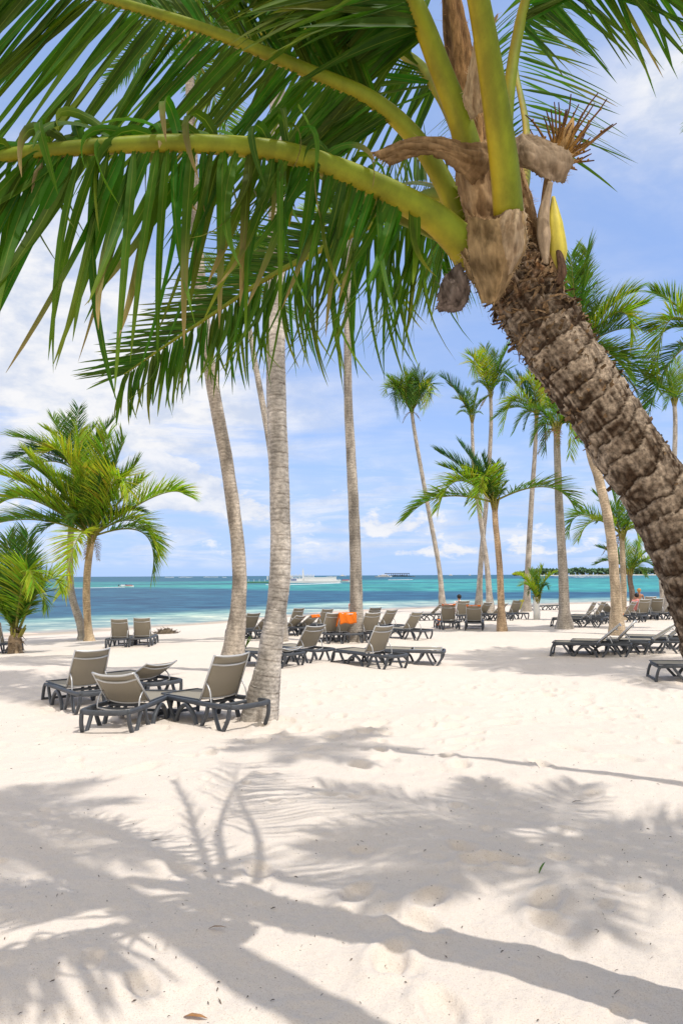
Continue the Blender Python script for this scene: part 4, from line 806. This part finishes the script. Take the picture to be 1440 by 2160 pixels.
def towel(idx, wid, backd, frontd, xo=0.0, mat_='orange', label='', name='towel', slant=0.0):
    """towel folded over the top edge of a lounger's back; rests on it, so it is a thing of its own"""
    o, ang = LO[idx]; a = R(ang); ca, sa = math.cos(a), math.sin(a); rnd = random.Random(idx); rows = 22; nx = 14; vs = []; top = .735
    for k in range(rows+1):
        s = -frontd+(backd+frontd)*k/rows
        for i in range(nx+1):
            u = i/nx*2-1; x = xo+u*wid+slant*s; wv = .010*math.sin(u*7+s*5)+.006*math.sin(u*15+k)
            if s <= 0: q, n_ = top+s, .02+wv*.5
            else: q, n_ = top-s*.0, -.02
            if s > 0:
                y = (top)*ca+.022+.02*min(1, s*8); z = .355+top*sa+.012-s; p = Vector((x*(1-.12*s), y+wv*1.6, z+.012*math.sin(u*5)*s*4))
            else: p = Vector((x, q*ca-n_*sa-.0, .355+q*sa+n_*ca+.008))
            vs.append(p)
    mb = MB(); mb.add(vs, [(r*(nx+1)+i, r*(nx+1)+i+1, (r+1)*(nx+1)+i+1, (r+1)*(nx+1)+i) for r in range(rows) for i in range(nx)])
    t = mb.build(name, M[mat_]); t.location = o.location; t.rotation_euler = o.rotation_euler; t.modifiers.new('t', 'SOLIDIFY').thickness = .012
    tag(t, label, 'towel', 'beach towels on the loungers'); return t
towel(11, .30, .36, .55, .06, label='big orange towel draped over a lounger beside the slender palm')
towel(14, .24, .10, .30, .03, label='small orange towel on the reclined lounger in the back row')
towel(23, .29, .07, .60, label='orange towel folded over the left capped lounger')
towel(25, .29, .07, .60, label='orange towel folded over the right capped lounger')
towel(44, .29, .12, .60, label='orange towel draped on the lounger at the left edge')
towel(28, .14, .10, .60, -.26, 'yellow', label='yellow towel hanging on a lounger right of the short sturdy palm')
def seat_towel(idx, y0, y1, xo, w, label, mat_='orange', hang=0.0):
    o, ang = LO[idx]; nx, ny = 10, 12; vs = []
    for k in range(ny+1):
        for i in range(nx+1):
            u = i/nx*2-1; x = xo+u*w; z = .368+.01*math.sin(k*1.3+u*4); 
            if hang and abs(x) > .31: z -= (abs(x)-.31)*1.6; x = math.copysign(.325+(abs(x)-.31)*.15, x)
            vs.append((x, Y(y0+(y1-y0)*k/ny), z))
    mb = MB(); mb.add(vs, [(r*(nx+1)+i, r*(nx+1)+i+1, (r+1)*(nx+1)+i+1, (r+1)*(nx+1)+i) for r in range(ny) for i in range(nx)])
    t = mb.build('towel', M[mat_]); t.location = o.location; t.rotation_euler = o.rotation_euler; t.modifiers.new('t', 'SOLIDIFY').thickness = .012
    tag(t, label, 'towel', 'beach towels on the loungers')
seat_towel(25, .05, .8, .12, .28, 'orange towel lying on the seat of the right capped lounger', hang=1)
seat_towel(23, .5, 1.05, .22, .24, 'orange towel hanging off the seat between the two capped loungers', hang=1)
seat_towel(34, .6, 1.05, .1, .25, 'orange towel on the seat beside the big ringed trunk', hang=1)

# ---------------------------------------------------------------- people
def person(label, pos, rz, pose, skin='skin', hair='hair', top=None, cat='person'):
    root = empty('person', pos, rz); tag(root, label, cat)
    me = bpy.data.meshes.new('body')
    if pose == 'stand':
        J = dict(pel=(0, 0, .92), chest=(0, 0, 1.28), neck=(0, 0, 1.48), head=(0, .01, 1.60), crown=(0, 0, 1.70), lh=(-.09, 0, .88), lk=(-.10, .02, .48), la=(-.10, 0, .08), lf=(-.10, .14, .03), rh=(.09, 0, .88), rk=(.10, .02, .48), ra=(.10, 0, .08), rf=(.10, .14, .03), ls=(-.17, 0, 1.40), le=(-.24, -.02, 1.12), lw=(-.22, .08, .88), lha=(-.21, .12, .79), rs=(.17, 0, 1.40), re=(.24, -.02, 1.12), rw=(.22, .08, .88), rha=(.21, .12, .79))
    else:                                # seated, legs stretched forward along +y
        J = dict(pel=(0, 0, .12), chest=(0, -.05, .46), neck=(0, -.05, .66), head=(0, -.02, .79), crown=(0, -.03, .89), lh=(-.09, .04, .10), lk=(-.12, .42, .26), la=(-.11, .80, .06), lf=(-.11, .86, .16), rh=(.09, .04, .10), rk=(.12, .45, .18), ra=(.11, .85, .06), rf=(.11, .91, .16), ls=(-.17, -.05, .58), le=(-.25, .05, .34), lw=(-.18, .26, .24), lha=(-.16, .34, .22), rs=(.17, -.05, .58), re=(.25, .05, .34), rw=(.18, .26, .22), rha=(.16, .34, .20))
    E = [('pel', 'chest'), ('chest', 'neck'), ('neck', 'head'), ('head', 'crown'), ('pel', 'lh'), ('lh', 'lk'), ('lk', 'la'), ('la', 'lf'), ('pel', 'rh'), ('rh', 'rk'), ('rk', 'ra'), ('ra', 'rf'), ('chest', 'ls'), ('ls', 'le'), ('le', 'lw'), ('lw', 'lha'), ('chest', 'rs'), ('rs', 're'), ('re', 'rw'), ('rw', 'rha')]
    rad = dict(pel=.13, chest=.13, neck=.055, head=.095, crown=.07, h=.085, k=.055, a=.038, f=.03, s=.055, e=.04, w=.028, ha=.03)
    keys = list(J); me.from_pydata([J[k] for k in keys], [(keys.index(a), keys.index(b)) for a, b in E], []); me.materials.append(M[skin])
    o = bpy.data.objects.new('body', me); COL.objects.link(o); o.parent = root
    sk_ = o.modifiers.new('s', 'SKIN'); sk_.use_smooth_shade = True
    for k, v in zip(keys, me.skin_vertices[0].data):
        r = rad.get(k) or rad[k[1:]]; v.radius = (r, r*.8 if k in ('pel', 'chest') else r); v.use_root = k == 'pel'
    o.modifiers.new('u', 'SUBSURF').levels = 1
    hd = Vector(J['head']); mb = MB(); mb.tube([hd+Vector((0, -.03, -.07)), hd+Vector((0, -.035, .0)), hd+Vector((0, -.02, .08)), hd+Vector((0, 0, .125))], [.07, .108, .105, .04], 12); mb.build('hair', M[hair], root)
    if top:
        pv, cv, nv = Vector(J['pel']), Vector(J['chest']), Vector(J['neck']); mb = MB(); mb.tube(smooth_path([pv, pv.lerp(cv, .6), cv, nv-Vector((0, 0, .08)), nv-Vector((0, 0, .02))], 10), lerp_list([.155, .15, .16, .15, .07], 10), 14, flat=.8, up=(0, 1, 0)); mb.build('shirt', M[top], root)
        for s in ('l', 'r'): mb = MB(); mb.tube([Vector(J[s+'s']), Vector(J[s+'s']).lerp(Vector(J[s+'e']), .6)], [.075, .062], 10); mb.build('sleeve', M[top], root)
    else:
        pv = Vector(J['pel']); mb = MB(); mb.tube([pv+Vector((0, .02, -.09)), pv, pv+Vector((0, 0, .10))], [.13, .165, .145], 12, flat=.85, up=(0, 1, 0)); mb.build('swimwear', M['blue'], root)
    return root
def seat_on(idx, fwd, up=.37):
    o, ang = LO[idx]; h = Vector((-math.sin(o.rotation_euler.z), math.cos(o.rotation_euler.z), 0)); return o.location-h*fwd+Vector((0, 0, up)), o.rotation_euler.z+math.pi
p_, r_ = seat_on(24, .35); person('person with dark hair and a white shirt sitting on a lounger facing the sea', p_, r_, 'sit', 'skin', 'hair', 'white')
p_, r_ = seat_on(38, .30); person('person with fair hair and bare orange-tanned shoulders sitting on the rearmost right lounger', p_+Vector((-.35, .2, .12)), r_, 'sit', 'skin2', 'blond', None)
p_, r_ = seat_on(35, .25); person('person in a pink top sitting on a lounger in the far right cluster', p_+Vector((-.1, 0, 0)), r_, 'sit', 'skin', 'hair', 'pink')
q_ = SEA(741, 1292); person('bather standing waist-deep in the sea just left of the slender palm', Vector((q_.x, q_.y, -.62)), .3, 'stand', 'skin', 'hair', 'pink')

# ---------------------------------------------------------------- boats, island, foam
def hull(L, Wd, H, n=14, bow=.35):
    mb = MB(); vs = []
    for i in range(n+1):
        t = i/n; x = (t-.5)*L; w = Wd/2*(1 if t < 1-bow else max(.02, math.cos((t-(1-bow))/bow*math.pi/2)**.7)); sh = H*(1+.35*max(0, (t-.5))*2)
        vs += [(x, -w, sh), (x, -w*.75, -.15), (x, w*.75, -.15), (x, w, sh)]
    fs = [(i*4+k, i*4+k+1, (i+1)*4+k+1, (i+1)*4+k) for i in range(n) for k in range(3)]+[(i*4, (i+1)*4, (i+1)*4+3, i*4+3) for i in range(n)]+[(0, 3, 2, 1)]
    mb.add(vs, fs); return mb
def speedboat(label, px, py, L, rz, stripe='red'):
    root = empty('speedboat', SEA(px, py), rz); tag(root, label, 'speedboat', 'speedboats on the bay')
    hull(L, L*.32, L*.085).build('hull', M['white'], root, False)
    mb = MB(); mb.box((L*.18, 0, L*.125), (L*.22, L*.10, L*.02)); mb.build('foredeck', M[stripe], root, False)
    mb = MB(); mb.add([(L*.02, -L*.12, L*.11), (L*.02, L*.12, L*.11), (-L*.05, L*.11, L*.19), (-L*.05, -L*.11, L*.19)], [(0, 1, 2, 3)]); w = mb.build('windscreen', M['glass'], root, False); w.modifiers.new('t', 'SOLIDIFY').thickness = .03
    for s in (-.15, -.3): mb = MB(); mb.box((L*s, 0, L*.12), (L*.04, L*.1, L*.04)); mb.build('seat', M['white'], root, False)
    mb = MB(); mb.box((-L*.51, 0, L*.10), (L*.03, L*.04, L*.07)); mb.build('outboard', M['dark'], root, False)
    return root
def foam(name, pts, w, label, cat='foam', seed=0):
    rnd = random.Random(seed); path = smooth_path([SEA(*p)+Vector((0, 0, .05)) for p in pts], 60); mb = MB(); vs = []
    for i, p in enumerate(path):
        t = (path[min(i+1, 60)]-path[max(0, i-1)]).normalized(); s = Vector((-t.y, t.x, 0)); ww = w*(.25+.75*(i/60))*rnd.uniform(.5, 1.2)
        vs += [p-s*ww, p+Vector((0, 0, .25*w*.3)), p+s*ww]
    mb.add(vs, [(3*i, 3*i+1, 3*i+4, 3*i+3) for i in range(60)]+[(3*i+1, 3*i+2, 3*i+5, 3*i+4) for i in range(60)])
    o = mb.build(name, M['foam']); tag(o, label, cat, kind='stuff'); return o
speedboat('small red and white speedboat at left racing right', 267, 1238.5, 4.6, 0)
foam('boat_wake', [(150, 1241), (200, 1240.5), (262, 1239)], .9, 'thin white wake behind the left speedboat', seed=1)
speedboat('red and white speedboat right of the floating platform', 722, 1228, 8, 0)
foam('boat_wake', [(560, 1234), (640, 1233), (715, 1230)], 1.6, 'long white wake in front of the floating platform', seed=2)
foam('boat_wake', [(818, 1223.5), (860, 1223), (872, 1223)], 2.0, 'short white wake on the turquoise water', seed=3)
# floating platform with rails, huts and mast
c = SEA(625, 1229.5); P = empty('floating_platform', c); tag(P, 'long white floating bar platform with a mast moored in the bay', 'pontoon')
k = c.y/1440
mb = MB()
for i in range(4): mb.box(((-98+i*20)*k, 0, .35), (9.6*k, 3, .35))
mb.build('float', M['grn'], P, False)
mb = MB(); mb.box((32*k, 0, .5), (60*k, 3, .5)); mb.build('deck', M['white'], P, False)
mb = MB(); mb.box((-12*k, 0, 1.3), (27*k, 2.2, .7)); mb.box((50*k, 0, 1.5), (34*k, 2.4, 1.0)); mb.box((-20*k, 0, 2.8), (10*k, 2, .5)); mb.build('cabin', M['white'], P, False)
mb = MB()
for i in range(26): mb.box(((-28+i*2.6)*k, -1.5, 3.0), (.5*k, .3, .55+.25*(i % 3)))
mb.build('parasols', M['white'], P, False)
mb = MB(); mb.tube([(14*k, 0, 0), (14*k, 0, 6.6)], [.35, .15], 6); mb.box((14*k, 0, 3.6), (1.6*k, .3, 2.0)); mb.build('mast', M['white'], P, False)
mb = MB()
for i in range(18): mb.box(((-98+i*11)*k, -2.8, 1.2), (.35*k, .12, .55))
mb.build('railing', M['white'], P, False)
mb = MB()
for i in range(9): mb.box(((-60+i*6.5)*k, -1, 2.3), (1.2*k, .5, .8))
mb.build('sunshades', M['white'], P, False)
mb = MB()
for i in range(6): mb.box(((-22+i*4.2)*k, -2.5, 1.2), (1.2*k, .3, .6))
mb.build('doorways', M['blue'], P, False)
# ferry and thatched barge near the horizon
c = SEA(808, 1217.6); k = c.y/1440; F = empty('motor_yacht', c); tag(F, 'white motor yacht lying left of the dark-roofed barge', 'boat')
hull(36*k, 8*k, 2.2*k/1.0).build('hull', M['white'], F, False)
mb = MB(); mb.box((0, 0, 4.2*k*.75), (11*k, 3*k, 1.3*k)); mb.box((2*k, 0, 6*k*.8), (6*k, 2*k, .8*k)); mb.build('cabin', M['white'], F, False)
mb = MB(); mb.box((0, -3.05*k, 3.4*k), (9*k, .05*k, .4*k)); mb.build('window', M['glass'], F, False)
c = SEA(845, 1216.8); k = c.y/1440; F = empty('barge', c); tag(F, 'flat dark-roofed party barge on the horizon', 'boat')
hull(60*k, 10*k, 1.0*k).build('hull', M['concrete'], F, False)
mb = MB(); mb.box((-8*k, 0, 7.2*k), (26*k, 5*k, .6*k)); mb.build('roof', M['dark'], F, False)
mb = MB()
for i in range(14): mb.box(((-32+i*3.8)*k, -4*k, 4*k), (.4*k, .4*k, 2.8*k))
mb.build('posts', M['dark'], F, False)
mb = MB()
for i in range(12): mb.box(((-20+i*3)*k, 0, 3*k), (.9*k, 1*k, 1.6*k))
mb.build('tables', M['concrete'], F, False)
for q, (px, py, s) in enumerate(((722, 1215.4, 15), (950, 1214.2, 8), (990, 1213.8, 5))):
    c = SEA(px, py); k = min(c.y, 3500)/1440; c = c*(k*1440/c.y); F = empty('sailing_yacht' if q == 0 else 'motorboat', c); tag(F, ('white yacht far out left of the slender palm', 'tiny white boat on the horizon left of the crossing palms', 'tiny white boat on the horizon right beside the crossing palms')[q], 'boat', 'far boats on the horizon')
    hull(s*k, s*.3*k, 1.2*k).build('hull', M['white'], F, False); mb = MB(); mb.box((0, 0, 2.2*k), (s*.22*k, s*.1*k, 1.0*k)); mb.build('cabin', M['white'], F, False)
    if q == 0: mb = MB(); mb.tube([(0, 0, 2*k), (0, 0, 8*k)], .25*k, 5); mb.build('mast', M['white'], F, False)
# surf breaking on the reef
mb = MB(); rnd = random.Random(8)
for (a, b, y) in ((95, 112, 1219.4), (112, 128, 1219.2), (350, 368, 1218.2), (380, 408, 1218.0), (432, 462, 1217.8), (690, 712, 1216.6), (1170, 1190, 1217.2), (1198, 1290, 1217), (1215, 1275, 1217.6), (470, 478, 1218)):
    for t in range(7):
        x0 = a+(b-a)*t/7; c = SEA(x0, y+rnd.uniform(-.3, .3)); w = (b-a)/7*c.y/1440; mb.box((c.x, c.y, .3), (w*.55, 3, c.y/1440*rnd.uniform(.3, .8)))
tag(mb.build('surf', M['foam'], smooth=False), 'broken white surf on the reef line', 'surf', kind='stuff')
# wooded island
c = SEA(1262, 1213.2); c = c*(1650/c.y); k = 1650/1440; xs = (1086-720)*k; xe = (1560-720)*k
mb = MB(); n = 60; vs = []
for i in range(n+1):
    t = i/n; x = xs-8+(xe-xs+200)*t; w = 60*min(1, t*6)+4; vs += [(x, 1650-8, -.5), (x, 1650+4, 1.6*min(1, t*8)), (x, 1650+w, 1.8*min(1, t*8)), (x, 1650+w+10, -.5)]
mb.add(vs, [(i*4+q, i*4+q+1, (i+1)*4+q+1, (i+1)*4+q) for i in range(n) for q in range(3)]); tag(mb.build('island', M['shore']), kind='structure')
mb = MB(); rnd = random.Random(5)
for q in range(2600):
    t = rnd.random(); x = xs+(xe-xs+180)*t; env = min(1, .35+t*9); y = 1650+6+rnd.random()*35; h = (14.5+4*mnoise.noise(Vector((x*.02, 0, 0)))+rnd.uniform(-1, 1.5))*env; z = 1+rnd.random()**.6*h; r = rnd.uniform(2.0, 4.6)
    g = rnd.uniform(.6, 1.5); cc = (.085*g, .15*g, .085*g, 1); a = rnd.uniform(0, 3); ca_, sa_ = math.cos(a), math.sin(a)  # greens lightened: distance haze is put into the tree colour
    v8 = [(x+r*ca_, y+r*sa_, z), (x-r*sa_, y+r*ca_, z+r*.2), (x-r*ca_, y-r*sa_, z), (x+r*sa_, y-r*ca_, z-r*.1), (x+rnd.uniform(-.5, .5), y, z+r*.9), (x, y, z-r*.7)]
    mb.add(v8, [(0, 1, 4), (1, 2, 4), (2, 3, 4), (3, 0, 4), (1, 0, 5), (2, 1, 5), (3, 2, 5), (0, 3, 5)], [cc]*6)
for q in range(70):                      # palm heads poking out of the wood
    t = rnd.random(); x = xs+(xe-xs+180)*t; y = 1665; h = rnd.uniform(11, 16)*min(1, .4+t*8); mb.tube([(x, y, 2), (x+rnd.uniform(-1, 1), y, h)], .35, 4, cols=lambda t, q: (.08, .07, .05, 1))
    for a in range(7):
        an = a*.9; e = (x+math.cos(an)*2.6, y+math.sin(an)*2.6, h-.6); mb.tube([(x, y, h), (x+math.cos(an)*1.4, y+math.sin(an)*1.4, h+.7), e], [.5, .6, .1], 3, flat=.3, cols=lambda t, q: (.035, .07, .03, 1))
tag(mb.build('island_wood', M['wood'], smooth=False), 'dark green far-off wood covering the island', 'woodland', kind='stuff')

# ---------------------------------------------------------------- small things on the sand
def weed_pile(px, py, w, h, seed, label):
    rnd = random.Random(seed); B = G(px, py); mb = MB(); nu, nv = 30, 14; vs = []
    for i in range(nv+1):
        for j in range(nu):
            a = 2*math.pi*j/nu; r = i/nv; x = math.cos(a)*r*w; y = math.sin(a)*r*w*.5; z = h*(1-r**1.6)+mnoise.fractal(Vector((x*3+seed, y*3, 0)), .8, 2, 4)*h*.5*(1-r*.7)-.03; vs.append((x, y, z))
    mb.add(vs, [(i*nu+j, i*nu+(j+1) % nu, (i+1)*nu+(j+1) % nu, (i+1)*nu+j) for i in range(nv) for j in range(nu)])
    for k in range(160):
        a = rnd.uniform(0, 6.3); r = rnd.random()**.5; p = Vector((math.cos(a)*r*w, math.sin(a)*r*w*.5, h*(1-r**1.6))); q = p+Vector((rnd.uniform(-.2, .2), rnd.uniform(-.1, .1), rnd.uniform(-.02, .14)))
        mb.tube([p, q], [.012, .004], 3)
    o = mb.build('weed_pile', M['dry']); o.location = B; tag(o, label, 'weed pile')
weed_pile(350, 1337, .62, .26, 3, 'grey-brown heap of dry seaweed on the sand near the water')
mb = MB(); rnd = random.Random(12)
for k in range(1100):
    x = rnd.uniform(-5, 6); y = 2.0+rnd.random()**1.6*16; x *= y/7+.2; z = float(sand_z(np.array([x]), np.array([y]))[0])+.004 if k < 1000 else None
    if z is None: break
    a = rnd.uniform(0, 3.14); ln = rnd.uniform(.003, .014)*(1 if k % 14 else 2); w_ = rnd.uniform(.001, .0032); d = Vector((math.cos(a), math.sin(a), rnd.uniform(-.1, .2))); p = Vector((x, y, z)); g_ = rnd.uniform(.4, 1.5)
    mb.tube([p-d*ln, p+Vector((0, 0, .003)), p+d*ln], [w_*.4, w_, w_*.4], 4, cols=lambda t, q: (.10*g_, .07*g_, .045*g_, 1))
tag(mb.build('beach_litter', M['fibre']), 'scattered dark bits of dry leaf on the sand', 'litter', kind='stuff')
def ground_leaf(px, py, ln, w, az, col, label, name, up=.3):
    B = G(px, py); z = float(sand_z(np.array([B.x]), np.array([B.y]))[0]); p = Vector((B.x, B.y, z+.004)); d = Vector((math.cos(az), math.sin(az), up)).normalized(); mb = MB()
    mb.tube([Vector((0, 0, 0)), d*ln*.3+Vector((0, 0, .01)), d*ln*.7+Vector((0, 0, .008)), d*ln], [w*.3, w, w*.8, w*.1], 6, flat=.25, cols=lambda t, q: (*col, 0)); o = mb.build(name, M['rachis']); o.location = p; tag(o, label, 'leaf')
ground_leaf(1136, 1848, .085, .007, .75, (.10, .22, .03), 'small fresh green leaf lying on the shaded sand', 'fallen_leaf', .6)
ground_leaf(388, 2146, .10, .011, -.2, (.40, .20, .08), 'small curled brown leaf at the bottom of the photo', 'dry_leaf', .05)
ground_leaf(440, 1968, .09, .006, .05, (.30, .18, .09), 'thin brown twig at the edge of a shadow stripe', 'dry_twig', .03)
ground_leaf(1205, 1688, .10, .008, .1, (.06, .04, .03), 'short dark twig on the sand at right', 'dry_twig', .02)
mb = MB(); B = G(606, 1352); rnd = random.Random(2)
for k in range(26):
    a = rnd.uniform(0, 6.3); d = Vector((math.cos(a)*.5, math.sin(a)*.5, rnd.uniform(.4, 1.2))).normalized(); mb.tube([Vector((0, 0, -.02)), d*.2, d*rnd.uniform(.3, .5)+Vector((0, 0, -.04))], [.02, .03, .004], 4, flat=.3, cols=lambda t, q: (.12, .22, .03, 0))
B = G(517, 1366); o = mb.build('beach_plant', M['leafb']); o.location = B; tag(o, 'small green sprout beside the left pale trunk', 'plant')
